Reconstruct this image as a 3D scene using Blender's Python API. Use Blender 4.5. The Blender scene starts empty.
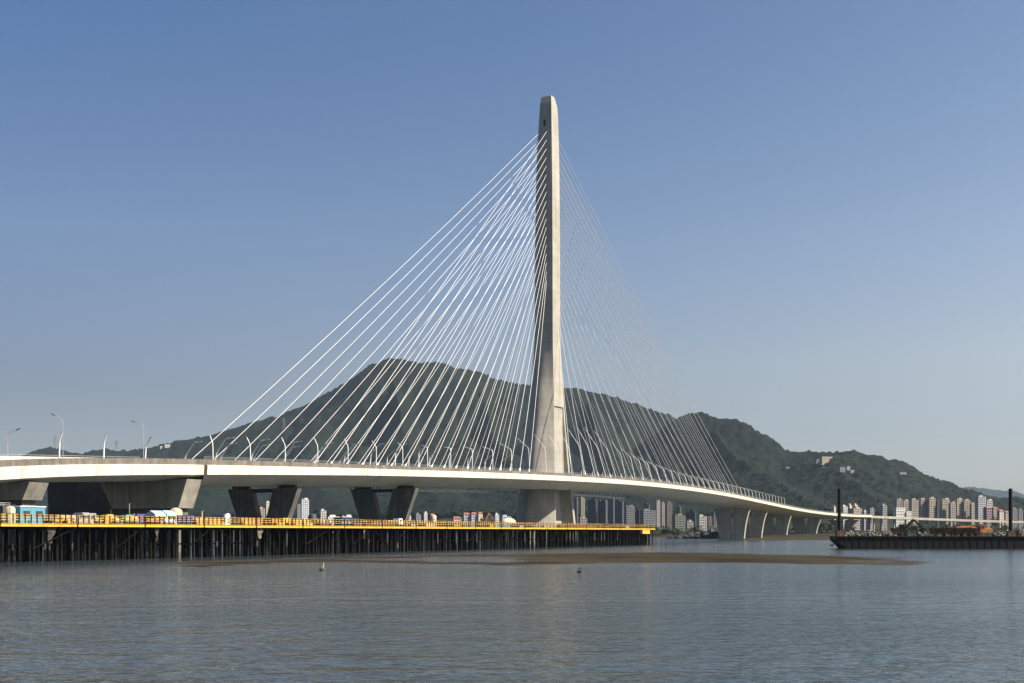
import bpy, math, random
import numpy as np
random.seed(7)
rng = np.random.default_rng(11)
S = bpy.context.scene
C = S.collection
rad = math.radians

# ------------------------------------------------------------------ camera, light, exposure
F, HX, HY, EYE = 1100.0, 512.0, 532.0, 6.0
cam_d = bpy.data.cameras.new("camera"); cam = bpy.data.objects.new("camera", cam_d); C.objects.link(cam)
cam.location = (0, 0, EYE); cam.rotation_euler = (rad(90), 0, 0)
cam_d.sensor_width = 36; cam_d.lens = F / 1024 * 36; cam_d.shift_y = (HY - 341.5) / 1024
cam_d.clip_start = 0.5; cam_d.clip_end = 60000
S.camera = cam
SUN_EL, SUN_AZ = 45.0, 14.0      # azimuth: degrees from +X (right) towards the camera
sdir = np.array([math.cos(rad(SUN_EL)) * math.cos(rad(SUN_AZ)), -math.cos(rad(SUN_EL)) * math.sin(rad(SUN_AZ)), math.sin(rad(SUN_EL))])
W = bpy.data.worlds.new("World"); S.world = W; W.use_nodes = True
wn = W.node_tree.nodes; bg = wn["Background"]
sky = wn.new("ShaderNodeTexSky"); sky.sky_type = 'NISHITA'; sky.sun_disc = False
sky.sun_elevation = rad(SUN_EL); sky.sun_rotation = rad(90 + SUN_AZ)
sky.air_density = 1.0; sky.dust_density = 1.6; sky.ozone_density = 2.6; sky.altitude = 0
# hazier, brighter air towards the sun (right), duller on the left
tcw = wn.new("ShaderNodeTexCoord"); spw = wn.new("ShaderNodeSeparateXYZ"); W.node_tree.links.new(tcw.outputs["Generated"], spw.inputs[0])
def sky_ramp(stops):
    r = wn.new("ShaderNodeValToRGB"); W.node_tree.links.new(spw.outputs[2], r.inputs[0])
    while len(r.color_ramp.elements) < len(stops): r.color_ramp.elements.new(0.5)
    for e, (p, c) in zip(r.color_ramp.elements, stops): e.position = p; e.color = (c[0] / 1.5, c[1] / 1.5, c[2] / 1.5, 1)
    return r
rl = sky_ramp([(0.0, (.80, .68, .68)), (.12, (.72, .62, .62)), (.25, (.90, .89, .94)), (.41, (.72, .87, 1.06)), (.8, (.74, .9, 1.08))])
rr_ = sky_ramp([(0.0, (1.15, 1.0, .95)), (.085, (1.2, 1.04, .99)), (.15, (1.5, 1.23, 1.06)), (.25, (1.4, 1.25, 1.15)), (.41, (1.1, 1.13, 1.13)), (.8, (1.0, 1.0, 1.0))])
mxr = wn.new("ShaderNodeMapRange"); mxr.inputs[1].default_value = -0.42; mxr.inputs[2].default_value = 0.42; W.node_tree.links.new(spw.outputs[0], mxr.inputs[0])
mix_ = wn.new("ShaderNodeMix"); mix_.data_type = 'RGBA'; W.node_tree.links.new(mxr.outputs[0], mix_.inputs[0])
W.node_tree.links.new(rl.outputs[0], mix_.inputs[6]); W.node_tree.links.new(rr_.outputs[0], mix_.inputs[7])
mulw = wn.new("ShaderNodeMix"); mulw.data_type = 'RGBA'; mulw.blend_type = 'MULTIPLY'; mulw.inputs[0].default_value = 1
W.node_tree.links.new(sky.outputs[0], mulw.inputs[6]); W.node_tree.links.new(mix_.outputs[2], mulw.inputs[7])
W.node_tree.links.new(mulw.outputs[2], bg.inputs[0]); bg.inputs[1].default_value = 0.05 * 1.5
sl = bpy.data.lights.new("sun", 'SUN'); so = bpy.data.objects.new("sun", sl); C.objects.link(so)
sl.energy = 5.0; sl.angle = rad(0.5); sl.color = (1.0, 0.89, 0.73)
from mathutils import Vector
so.rotation_euler = Vector(sdir).to_track_quat('Z', 'Y').to_euler()
S.view_settings.view_transform = 'Standard'; S.view_settings.look = 'None'
S.view_settings.exposure = 1.16; S.view_settings.gamma = 1; S.view_settings.use_curve_mapping = False
S.render.engine = 'CYCLES'
S.cycles.max_bounces = 6; S.cycles.volume_bounces = 0; S.cycles.use_denoising = True

def P(x, y, d):
    return np.array([(x - HX) / F * d, d, EYE + (HY - y) / F * d])
def water_at(x, y):
    d = EYE * F / (y - HY); return np.array([(x - HX) / F * d, d, 0.0])

# ------------------------------------------------------------------ materials
MATS = {}
def mat(name, col, rough=0.7, var=0.0, scale=0.3, col2=None, metal=0.0, bump=0.0, bscale=2.0, stretch=(1, 1, 1), spec=None, detail=5):
    m = bpy.data.materials.new(name); m.use_nodes = True
    nt = m.node_tree; b = nt.nodes["Principled BSDF"]
    b.inputs["Roughness"].default_value = rough; b.inputs["Metallic"].default_value = metal
    if spec is not None: b.inputs["Specular IOR Level"].default_value = spec
    b.inputs["Base Color"].default_value = (*col, 1)
    geo = nt.nodes.new("ShaderNodeNewGeometry"); mp = nt.nodes.new("ShaderNodeMapping")
    mp.inputs["Scale"].default_value = stretch
    nt.links.new(geo.outputs["Position"], mp.inputs[0])
    if var > 0 or col2:
        n = nt.nodes.new("ShaderNodeTexNoise"); n.inputs["Scale"].default_value = scale; n.inputs["Detail"].default_value = detail
        n.inputs["Roughness"].default_value = 0.62
        nt.links.new(mp.outputs[0], n.inputs[0])
        r = nt.nodes.new("ShaderNodeValToRGB")
        c2 = col2 or tuple(max(0, c * (1 - var)) for c in col); c1 = col if col2 else tuple(min(1, c * (1 + var * 0.6)) for c in col)
        r.color_ramp.elements[0].position = 0.34; r.color_ramp.elements[1].position = 0.66
        r.color_ramp.elements[0].color = (*c2, 1); r.color_ramp.elements[1].color = (*c1, 1)
        nt.links.new(n.outputs[0], r.inputs[0]); nt.links.new(r.outputs[0], b.inputs["Base Color"])
    if bump > 0:
        n2 = nt.nodes.new("ShaderNodeTexNoise"); n2.inputs["Scale"].default_value = bscale; n2.inputs["Detail"].default_value = 4
        nt.links.new(mp.outputs[0], n2.inputs[0])
        bp = nt.nodes.new("ShaderNodeBump"); bp.inputs["Strength"].default_value = bump; bp.inputs["Distance"].default_value = 0.3
        nt.links.new(n2.outputs[0], bp.inputs["Height"]); nt.links.new(bp.outputs[0], b.inputs["Normal"])
    MATS[name] = m
    return m
def panel_lines(m, dz=4.3, dark=0.86, streak=0.2):
    """cast concrete: pour joints every dz metres and faint vertical rain streaks"""
    nt = m.node_tree; b = nt.nodes["Principled BSDF"]
    src = b.inputs["Base Color"].links[0].from_socket
    geo = nt.nodes.new("ShaderNodeNewGeometry"); sp = nt.nodes.new("ShaderNodeSeparateXYZ"); nt.links.new(geo.outputs["Position"], sp.inputs[0])
    md = nt.nodes.new("ShaderNodeMath"); md.operation = 'PINGPONG'; md.inputs[1].default_value = dz / 2; nt.links.new(sp.outputs[2], md.inputs[0])
    lt = nt.nodes.new("ShaderNodeMath"); lt.operation = 'LESS_THAN'; lt.inputs[1].default_value = 0.12; nt.links.new(md.outputs[0], lt.inputs[0])
    mp = nt.nodes.new("ShaderNodeMapping"); mp.inputs["Scale"].default_value = (1.2, 1.2, 0.03); nt.links.new(geo.outputs["Position"], mp.inputs[0])
    n = nt.nodes.new("ShaderNodeTexNoise"); n.inputs["Scale"].default_value = 0.6; n.inputs["Detail"].default_value = 4; nt.links.new(mp.outputs[0], n.inputs[0])
    mr = nt.nodes.new("ShaderNodeMapRange"); mr.inputs[1].default_value = 0.35; mr.inputs[2].default_value = 0.65
    mr.inputs[3].default_value = 1 - streak; mr.inputs[4].default_value = 1.05; nt.links.new(n.outputs[0], mr.inputs[0])
    mx = nt.nodes.new("ShaderNodeMath"); mx.operation = 'MULTIPLY_ADD'; mx.inputs[1].default_value = dark - 1; mx.inputs[2].default_value = 1
    nt.links.new(lt.outputs[0], mx.inputs[0])
    mu = nt.nodes.new("ShaderNodeMath"); mu.operation = 'MULTIPLY'; nt.links.new(mx.outputs[0], mu.inputs[0]); nt.links.new(mr.outputs[0], mu.inputs[1])
    vm = nt.nodes.new("ShaderNodeVectorMath"); vm.operation = 'SCALE'; nt.links.new(src, vm.inputs[0]); nt.links.new(mu.outputs[0], vm.inputs["Scale"])
    nt.links.new(vm.outputs[0], b.inputs["Base Color"])
    return m

M_mast = panel_lines(mat("mast_concrete", (0.315, 0.299, 0.258), 0.75, 0.16, 0.12, bump=0.15, bscale=1.5), 4.3, 0.82, 0.16)
M_fascia = panel_lines(mat("white_fascia", (0.66, 0.62, 0.535), 0.5, 0.12, 0.15), 900, 1.0, 0.2)
M_soffit = mat("soffit_concrete", (0.80, 0.71, 0.58), 0.7, 0.14, 0.09)
M_pier = panel_lines(mat("pier_concrete", (0.36, 0.335, 0.28), 0.8, 0.2, 0.2), 3.0, 0.88, 0.25)
M_darkpier = panel_lines(mat("dark_pier_concrete", (0.13, 0.122, 0.105), 0.85, 0.25, 0.25), 3.0, 0.88, 0.3)  # pier concrete in a darker tone, for the left V piers and pier stems
M_parapet = panel_lines(mat("parapet_grey", (0.15, 0.135, 0.115), 0.8, 0.3, 0.5), 900, 1, 0.35)
M_asphalt = mat("asphalt", (0.05, 0.05, 0.05), 0.9, 0.2, 0.5)
M_white = mat("white_paint", (0.80, 0.79, 0.76), 0.4, 0.05, 0.2)
M_cable = mat("cable_sheath", (0.62, 0.615, 0.60), 0.35, 0.04, 0.1)
M_lampwhite = mat("lamp_post_paint", (0.74, 0.74, 0.73), 0.4, 0.1, 0.5)
M_steel = mat("galvanised_steel", (0.30, 0.31, 0.32), 0.5, 0.2, 0.8, metal=0.3)
M_dark = mat("dark_steel", (0.025, 0.024, 0.024), 0.6, 0.3, 1.0)
M_lens = mat("lamp_glass", (0.25, 0.27, 0.29), 0.2)
M_joint = mat("joint_rubber", (0.02, 0.02, 0.02), 0.8)
M_yellow = mat("yellow_paint", (0.58, 0.38, 0.04), 0.5, 0.22, 0.6, stretch=(1, 1, 3))
M_railpost = mat("rail_rust", (0.07, 0.033, 0.017), 0.7, 0.4, 1.2, spec=0.05)
M_railbar = mat("rail_ochre", (0.42, 0.27, 0.055), 0.6, 0.35, 0.7)
M_planks = mat("trestle_deck_steel", (0.14, 0.10, 0.07), 0.8, 0.4, 0.6, spec=0.05)
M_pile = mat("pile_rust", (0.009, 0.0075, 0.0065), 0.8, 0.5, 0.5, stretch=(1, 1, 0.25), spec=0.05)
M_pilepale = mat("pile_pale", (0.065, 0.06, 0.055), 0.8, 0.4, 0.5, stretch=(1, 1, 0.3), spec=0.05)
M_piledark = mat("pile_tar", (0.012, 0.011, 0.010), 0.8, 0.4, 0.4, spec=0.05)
M_rust = mat("rusty_steel", (0.17, 0.075, 0.03), 0.85, 0.5, 0.5, col2=(0.06, 0.032, 0.018))
M_hull = mat("barge_hull", (0.005, 0.0045, 0.0045), 0.8, 0.5, 0.3, col2=(0.010, 0.0065, 0.005), spec=0.2)
M_orange = mat("orange_paint", (0.36, 0.14, 0.03), 0.6, 0.35, 0.4)
M_blue = mat("blue_paint", (0.09, 0.27, 0.38), 0.5, 0.15, 0.8)
M_navy = mat("navy_paint", (0.018, 0.026, 0.08), 0.5, 0.2, 0.8)
M_violet = mat("violet_blue_paint", (0.055, 0.06, 0.19), 0.5, 0.2, 0.8)
M_teal = mat("pale_blue_tarp", (0.28, 0.47, 0.52), 0.6, 0.2, 0.8)
M_salmon = mat("salmon_paint", (0.34, 0.16, 0.09), 0.6, 0.25, 0.6)
M_cream = mat("cream_cloth", (0.40, 0.35, 0.26), 0.8, 0.2, 1.0)
M_green = mat("green_paint", (0.12, 0.28, 0.16), 0.6, 0.2, 0.8)
M_grey = mat("grey_paint", (0.30, 0.30, 0.30), 0.6, 0.2, 0.6)
M_glass = mat("dark_glass", (0.04, 0.05, 0.065), 0.15)
M_rubble = mat("rubble", (0.15, 0.13, 0.10), 0.9, 0.6, 0.8)
M_rock = mat("dark_rock", (0.03, 0.03, 0.028), 0.9, 0.5, 0.4)
M_trunk = mat("bark", (0.09, 0.07, 0.05), 0.9, 0.3, 2)
M_leaf = mat("leaves", (0.05, 0.08, 0.025), 0.7, 0.55, 0.35)
M_leaf2 = mat("dark_leaves", (0.030, 0.055, 0.022), 0.7, 0.5, 0.35)
M_feather = mat("black_feathers", (0.012, 0.012, 0.014), 0.6, 0.2, 20)
M_pale = mat("pale_feathers", (0.55, 0.55, 0.52), 0.7, 0.1, 20)
M_mud = mat("wet_mud", (0.034, 0.0275, 0.018), 0.85, 0.65, 0.07, stretch=(0.5, 1, 1), bump=0.4, bscale=0.6, spec=0.04)

def wet_rim(m):
    """mud that the tide still soaks: darker and glossier where it lies a hand's breadth above the water"""
    nt = m.node_tree; b = nt.nodes["Principled BSDF"]; src = b.inputs["Base Color"].links[0].from_socket
    geo = nt.nodes.new("ShaderNodeNewGeometry"); sp = nt.nodes.new("ShaderNodeSeparateXYZ"); nt.links.new(geo.outputs["Position"], sp.inputs[0])
    def rng_(a, c):
        q = nt.nodes.new("ShaderNodeMapRange"); q.inputs[1].default_value = 0.0; q.inputs[2].default_value = 0.09; q.inputs[3].default_value = a; q.inputs[4].default_value = c
        nt.links.new(sp.outputs[2], q.inputs[0]); return q
    k = rng_(0.55, 1.0); ro = rng_(0.22, 0.9); se = rng_(0.4, 0.04)
    vm = nt.nodes.new("ShaderNodeVectorMath"); vm.operation = 'SCALE'; nt.links.new(src, vm.inputs[0]); nt.links.new(k.outputs[0], vm.inputs["Scale"])
    nt.links.new(vm.outputs[0], b.inputs["Base Color"]); nt.links.new(ro.outputs[0], b.inputs["Roughness"]); nt.links.new(se.outputs[0], b.inputs["Specular IOR Level"])
wet_rim(M_mud)

# ------------------------------------------------------------------ mesh builder
class MB:
    def __init__(s): s.v = []; s.f = []; s.mi = []; s.sm = []
    def add(s, vs, fs, mi=0, smooth=False):
        o = len(s.v); s.v += [tuple(map(float, v)) for v in vs]
        for f in fs: s.f.append(tuple(i + o for i in f)); s.mi.append(mi); s.sm.append(smooth)
        return s
    def quadbox(s, c8, mi=0):
        return s.add(c8, [(3, 2, 1, 0), (4, 5, 6, 7), (0, 1, 5, 4), (1, 2, 6, 5), (2, 3, 7, 6), (3, 0, 4, 7)], mi)
    def box(s, c, a, b, h, mi=0):
        """c: centre of the base; a, b: full-length horizontal vectors; h: height"""
        c = np.array(c, float); a = np.append(np.array(a[:2], float), a[2] if len(a) > 2 else 0) / 2; b = np.append(np.array(b[:2], float), 0) / 2
        u = np.array([0, 0, h])
        q = [c - a - b, c + a - b, c + a + b, c - a + b]
        if a[0] * b[1] - a[1] * b[0] < 0: q = q[::-1]
        return s.quadbox(q + [p + u for p in q], mi)
    def abox(s, x0, x1, y0, y1, z0, z1, mi=0):
        return s.box(((x0 + x1) / 2, (y0 + y1) / 2, z0), (x1 - x0, 0), (0, y1 - y0), z1 - z0, mi)
    def beam(s, p, q, w, h, mi=0):
        """square bar from p to q"""
        p = np.array(p, float); q = np.array(q, float); t = q - p; t /= np.linalg.norm(t)
        up = np.array([0, 0, 1.0]) if abs(t[2]) < 0.95 else np.array([1.0, 0, 0])
        n = np.cross(t, up); n /= np.linalg.norm(n); u = np.cross(n, t)
        n = n * w / 2; u = u * h / 2
        return s.quadbox([p - n - u, p + n - u, p + n + u, p - n + u, q - n - u, q + n - u, q + n + u, q - n + u], mi)
    def tube(s, pts, rs, n=8, mi=0, cap=True):
        pts = [np.array(p, float) for p in pts]
        if not hasattr(rs, '__len__'): rs = [rs] * len(pts)
        vs = []; prev = None
        for i, p in enumerate(pts):
            t = pts[min(i + 1, len(pts) - 1)] - pts[max(i - 1, 0)]; t /= np.linalg.norm(t)
            if prev is None:
                up = np.array([0, 0, 1.0]) if abs(t[2]) < 0.9 else np.array([1.0, 0, 0])
                a = np.cross(t, up)
            else: a = prev - t * np.dot(prev, t)
            a /= np.linalg.norm(a); prev = a; b = np.cross(t, a)
            for k in range(n):
                an = 2 * math.pi * k / n
                vs.append(p + rs[i] * (a * math.cos(an) + b * math.sin(an)))
        fs = []
        for i in range(len(pts) - 1):
            for k in range(n):
                k2 = (k + 1) % n
                fs.append((i * n + k, i * n + k2, (i + 1) * n + k2, (i + 1) * n + k))
        s.add(vs, fs, mi, True)
        if cap:
            L = (len(pts) - 1) * n
            s.add(vs[:n][::-1], [tuple(range(n))], mi); s.add(vs[L:], [tuple(range(n))], mi)
        return s
    def loft(s, secs, mi=0, closed=True, cap=True, smooth=False):
        n = len(secs[0]); vs = [p for sec in secs for p in sec]; fs = []
        for i in range(len(secs) - 1):
            for k in range(n if closed else n - 1):
                k2 = (k + 1) % n
                fs.append((i * n + k, i * n + k2, (i + 1) * n + k2, (i + 1) * n + k))
        s.add(vs, fs, mi, smooth)
        if cap and closed:
            s.add(secs[0][::-1], [tuple(range(n))], mi); s.add(secs[-1], [tuple(range(n))], mi)
        return s
    def blob(s, c, r, mi=0, n=8, m=6, jit=0.12):
        c = np.array(c, float); r = np.array(r if hasattr(r, '__len__') else (r, r, r), float); vs = []; fs = []
        for i in range(m + 1):
            th = math.pi * i / m
            for k in range(n):
                ph = 2 * math.pi * k / n; j = 1 + (random.uniform(-jit, jit) if 0 < i < m else 0)
                vs.append(c + r * j * np.array([math.sin(th) * math.cos(ph), math.sin(th) * math.sin(ph), math.cos(th)]))
        for i in range(m):
            for k in range(n):
                k2 = (k + 1) % n; fs.append((i * n + k, (i + 1) * n + k, (i + 1) * n + k2, i * n + k2))
        return s.add(vs, fs, mi, True)

WL = {}
def obj(name, mb, mats, parent=None, loc=None, **props):
    if not isinstance(mats, (list, tuple)): mats = [mats]
    L = np.array(WL[parent.name] if parent else (loc if loc is not None else (0, 0, 0)), float)
    me = bpy.data.meshes.new(name)
    me.from_pydata([tuple(np.array(v) - L) for v in mb.v], [], mb.f)
    for m in mats: me.materials.append(m)
    me.polygons.foreach_set("material_index", mb.mi); me.polygons.foreach_set("use_smooth", mb.sm)
    me.update()
    o = bpy.data.objects.new(name, me); C.objects.link(o)
    if parent: o.parent = parent
    else: o.location = L
    WL[o.name] = L
    for k, v in props.items(): o[k] = v
    return o
def thing(name, label, cat, loc, group=None):
    o = bpy.data.objects.new(name, None); C.objects.link(o); o.location = tuple(map(float, loc)); o.empty_display_size = 1
    WL[o.name] = np.array(loc, float); o['label'] = label; o['category'] = cat
    if group: o['group'] = group
    return o
def solo(name, mb, mats, label, cat, loc, group=None):
    o = obj(name, mb, mats, None, loc, label=label, category=cat)
    if group: o['group'] = group
    return o
def copy_tree(src, loc, label, group=None, scale=None, rz=None):
    r = src.copy(); C.objects.link(r); r.location = tuple(map(float, loc)); r['label'] = label
    if group: r['group'] = group
    if scale is not None: r.scale = scale
    if rz is not None: r.rotation_euler = (0, 0, rz)
    for ch in src.children:
        c = ch.copy(); C.objects.link(c); c.parent = r
    return r
ORD = "first second third fourth fifth sixth seventh eighth ninth tenth eleventh twelfth thirteenth fourteenth fifteenth sixteenth seventeenth eighteenth nineteenth twentieth".split()
TENS = {2: "twenty", 3: "thirty", 4: "forty", 5: "fifty"}
def ordinal(n):
    if n <= 20: return ORD[n - 1]
    t, u = divmod(n, 10)
    return (TENS[t][:-1] + "ieth") if u == 0 else TENS[t] + "-" + ORD[u - 1]

# ------------------------------------------------------------------ noise and terrain
def vnoise(x, y, seed=0):
    xi = np.floor(x).astype(np.int64); yi = np.floor(y).astype(np.int64); xf = x - xi; yf = y - yi
    u = xf * xf * xf * (xf * (xf * 6 - 15) + 10); v = yf * yf * yf * (yf * (yf * 6 - 15) + 10)
    def h(a, b):
        n = (a * 374761393 + b * 668265263 + seed * 974711) & 0x7fffffff
        n = ((n ^ (n >> 13)) * 1274126177) & 0x7fffffff
        return ((n ^ (n >> 16)) & 0xffff) / 65535.0
    return (h(xi, yi) * (1 - u) + h(xi + 1, yi) * u) * (1 - v) + (h(xi, yi + 1) * (1 - u) + h(xi + 1, yi + 1) * u) * v
def fbm(x, y, o=5, seed=0, gain=0.5):
    a = 1.0; t = 0.0; s = 0
    for i in range(o):
        t = t + a * (vnoise(x, y, seed + i) - 0.5); s += a; a *= gain; x = x * 2.03 + 17.3; y = y * 2.03 - 9.1
    return t / s * 2
RIDGES = [
 (1150, 1.25, [(150,448,4600),(180,440,4500),(210,435,4450),(240,426,4400),(275,415,4350),(305,403,4300),(330,390,4250),(350,378,4200),(372,364,4150),(388,358.5,4150),(410,361,4150),(440,362,4200),(460,366,4250),(480,371,4300),(500,379,4300),(520,383,4250),(560,385,4200),(580,387,4150),(600,392,4100),(620,398,4075),(640,403,4050),(655,409,4020),(668,420,4000),(700,440,3900),(730,470,3800)]),
 (640, 1.15, [(620,465,3800),(645,440,3700),(668,421,3650),(680,414,3600),(690,411.5,3570),(700,410.5,3550),(710,411,3520),(720,413,3500),(737,417,3450),(750,423.6,3400),(765,431,3350),(777,441,3300),(785,446,3300),(803,449,3250),(825,450,3200),(850,449.5,3150),(870,451,3100),(885,456,3050),(905,464,3000),(920,472,2950),(935,481,2900),(948,490,2850),(962,503,2800),(975,518,2700)]),
 (379, 1.05, [(715,425,3400),(735,452,3050),(770,470,2750),(800,488,2450),(835,506,2150)]),
 (379, 1.05, [(820,452,3150),(850,474,2800),(880,495,2400)]),
 (482, 1.05, [(392,372,4050),(405,432,3500),(425,474,2950),(440,492,2450)]),
 (459, 1.05, [(300,412,4150),(300,452,3600),(320,482,3000),(335,497,2450)]),
 (459, 1.05, [(480,378,4150),(495,437,3550),(525,477,2950),(545,492,2450)]),
 (459, 1.05, [(590,396,4000),(600,444,3500),(630,480,2950),(650,495,2450)]),
 (436, 1.05, [(235,432,4300),(215,455,3700),(205,480,3000)]),
 (600, 1.2, [(-60,478,5300),(0,466,5200),(22,455,5100),(35,449,5000),(52,445.5,5000),(65,449,5000),(78,452.5,5000),(95,448.5,4900),(105,447,4900),(117,448,4900),(132,449.5,4900),(150,447,4800),(165,445,4700),(185,441,4600)]),
 (1900, 1.2, [(880,512,11500),(930,495,11500),(950,490,11500),(967,486.5,11500),(985,488,11500),(1000,490,11500),(1024,495,11500),(1060,502,11500),(1110,515,11500)]),
]
SHORE = ([-0.6, -0.1, 0.116, 0.17, 0.197, 0.207, 0.213, 0.29, 0.35, 0.40, 0.6], [1150, 1150, 1120, 1180, 1080, 900, 800, 790, 830, 900, 950])
def terrain(X, Y):
    X = np.asarray(X, float); Y = np.asarray(Y, float)
    ys = np.interp(X / np.maximum(Y, 1), *SHORE) + 25 * fbm(X / 60, Y / 60, 3, 5)
    t = Y - ys
    h = np.interp(t, [-400, -60, 0, 25, 160, 230, 900, 2500, 8000], [-5, -2.5, -0.15, 0.5, 1.0, 3.0, 9, 26, 30])
    wx = 240 * fbm(X / 380, Y / 380, 5, 21); wy = 240 * fbm(X / 420, Y / 420, 4, 41)
    n1 = fbm(X / 330, Y / 330, 6, 61, 0.52); rg = 1 - np.abs(fbm(X / 260 + 3, Y / 420, 5, 71)) * 2
    best = np.zeros_like(h); bd = np.full_like(h, 1e9)
    for w, pw, pts in RIDGES:
        q = [P(x, y, d) for x, y, d in pts]
        for a, b in zip(q[:-1], q[1:]):
            ab = b[:2] - a[:2]; L2 = ab @ ab
            def dist(xx, yy):
                s = np.clip(((xx - a[0]) * ab[0] + (yy - a[1]) * ab[1]) / L2, 0, 1)
                return np.hypot(xx - a[0] - s * ab[0], yy - a[1] - s * ab[1]), s
            d0, s0 = dist(X, Y)
            k = 1 - np.exp(-d0 / 260)
            d1, s1 = dist(X + wx * k, Y + wy * k)
            z = (a[2] + (b[2] - a[2]) * s1) - 33
            hh = z * np.exp(-2.3 * (d1 / w) ** pw)
            up = hh > best
            best = np.where(up, hh, best); bd = np.where(up, d0, bd)
    k = np.minimum(1, best / 240) * (1 - np.exp(-bd / 280))
    best = best + k * (70 * n1 + 52 * (rg - 0.5)) + k * 26 * fbm(X / 150, Y / 190, 4, 131) + np.minimum(1, best / 130) * 9 * fbm(X / 70, Y / 70, 3, 81)
    return np.maximum(h, 0) * 1.0 + np.where(h < 0, h, 0) + np.maximum(best - 12, 0)
def ground_z(x, y): return float(terrain(np.array([x]), np.array([y]))[0])

def polar_mesh(name, ang, dep, zfun, material, mask=None, **props):
    A, D = np.meshgrid(ang, dep); X = A * D; Y = D
    Z = zfun(X, Y); na = len(ang); nd = len(dep)
    v = np.stack([X, Y, Z], -1).reshape(-1, 3)
    i = np.arange(nd - 1)[:, None] * na + np.arange(na - 1)[None, :]
    f = np.stack([i, i + 1, i + na + 1, i + na], -1).reshape(-1, 4)
    if mask is not None:
        m = mask(X, Y, Z).reshape(-1); f = f[m[f].all(1)]
        used = np.zeros(len(v), bool); used[f] = True; idx = np.cumsum(used) - 1; v = v[used]; f = idx[f]
    me = bpy.data.meshes.new(name)
    me.vertices.add(len(v)); me.vertices.foreach_set("co", v.ravel())
    me.loops.add(f.size); me.loops.foreach_set("vertex_index", f.ravel().astype(np.int32))
    me.polygons.add(len(f)); me.polygons.foreach_set("loop_start", np.arange(0, f.size, 4, dtype=np.int32))
    me.polygons.foreach_set("use_smooth", np.ones(len(f), bool))
    me.update(calc_edges=True); me.validate()
    me.materials.append(material)
    o = bpy.data.objects.new(name, me); C.objects.link(o)
    for k, p in props.items(): o[k] = p
    return o

# ground: mud by the water, grass and earth above
def ground_material():
    m = mat("ground_earth", (0.016, 0.022, 0.009), 0.95, 0.4, 0.02, col2=(0.028, 0.027, 0.015), spec=0.05, bump=0.3, bscale=0.3)
    nt = m.node_tree; b = nt.nodes["Principled BSDF"]; src = b.inputs["Base Color"].links[0].from_socket
    geo = nt.nodes.new("ShaderNodeNewGeometry"); sp = nt.nodes.new("ShaderNodeSeparateXYZ"); nt.links.new(geo.outputs["Position"], sp.inputs[0])
    mr = nt.nodes.new("ShaderNodeMapRange"); mr.inputs[1].default_value = 1.1; mr.inputs[2].default_value = 2.0; nt.links.new(sp.outputs[2], mr.inputs[0])
    mx = nt.nodes.new("ShaderNodeMix"); mx.data_type = 'RGBA'; nt.links.new(mr.outputs[0], mx.inputs[0])
    mx.inputs[6].default_value = (0.036, 0.029, 0.018, 1); nt.links.new(src, mx.inputs[7]); nt.links.new(mx.outputs[2], b.inputs["Base Color"])
    return m
ang = np.linspace(-0.62, 0.62, 420)
dep = np.concatenate([np.linspace(30, 700, 12), np.arange(710, 1400, 8), np.geomspace(1400, 14000, 300)])
polar_mesh("ground", ang, dep, lambda X, Y: terrain(X, Y), ground_material(), kind="structure")

def forest_material():
    m = bpy.data.materials.new("forest_canopy"); m.use_nodes = True; nt = m.node_tree; b = nt.nodes["Principled BSDF"]
    b.inputs["Roughness"].default_value = 0.85; b.inputs["Specular IOR Level"].default_value = 0.1
    geo = nt.nodes.new("ShaderNodeNewGeometry")
    def noise(sc, det):
        n = nt.nodes.new("ShaderNodeTexNoise"); n.inputs["Scale"].default_value = sc; n.inputs["Detail"].default_value = det; n.inputs["Roughness"].default_value = 0.7
        nt.links.new(geo.outputs["Position"], n.inputs[0]); return n
    a = noise(0.045, 6); c = noise(0.006, 4)
    r = nt.nodes.new("ShaderNodeValToRGB"); r.color_ramp.elements[0].position = 0.36; r.color_ramp.elements[1].position = 0.68
    r.color_ramp.elements[0].color = (0.0024, 0.0050, 0.0040, 1); r.color_ramp.elements[1].color = (0.0070, 0.0122, 0.0058, 1)
    nt.links.new(a.outputs[0], r.inputs[0])
    r2 = nt.nodes.new("ShaderNodeValToRGB"); r2.color_ramp.elements[0].position = 0.38; r2.color_ramp.elements[1].position = 0.66
    r2.color_ramp.elements[0].color = (0.72, 0.85, 0.9, 1); r2.color_ramp.elements[1].color = (1.25, 1.15, 0.9, 1)
    nt.links.new(c.outputs[0], r2.inputs[0])
    mu = nt.nodes.new("ShaderNodeMix"); mu.data_type = 'RGBA'; mu.blend_type = 'MULTIPLY'; mu.inputs[0].default_value = 1
    nt.links.new(r.outputs[0], mu.inputs[6]); nt.links.new(r2.outputs[0], mu.inputs[7]); nt.links.new(mu.outputs[2], b.inputs["Base Color"])
    return m
def canopy(X, Y):
    h = terrain(X, Y)
    b = np.abs(fbm(X / 17, Y / 17, 3, 91)); c = np.abs(fbm(X / 48, Y / 48, 3, 95))
    return h + 1 + 11 * (1 - b) ** 2 - 2 + 9 * (1 - c) ** 2
ang = np.linspace(-0.60, 0.60, 640)
dep = np.geomspace(1750, 13500, 960)
polar_mesh("forest", ang, dep, canopy, forest_material(),
           mask=lambda X, Y, Z: (Z - 10 + 10 * fbm(X / 90, Y / 90, 3, 33)) > 34, kind="stuff",
           label="dense dark green woodland covering the hills behind the bridge", category="forest")

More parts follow.
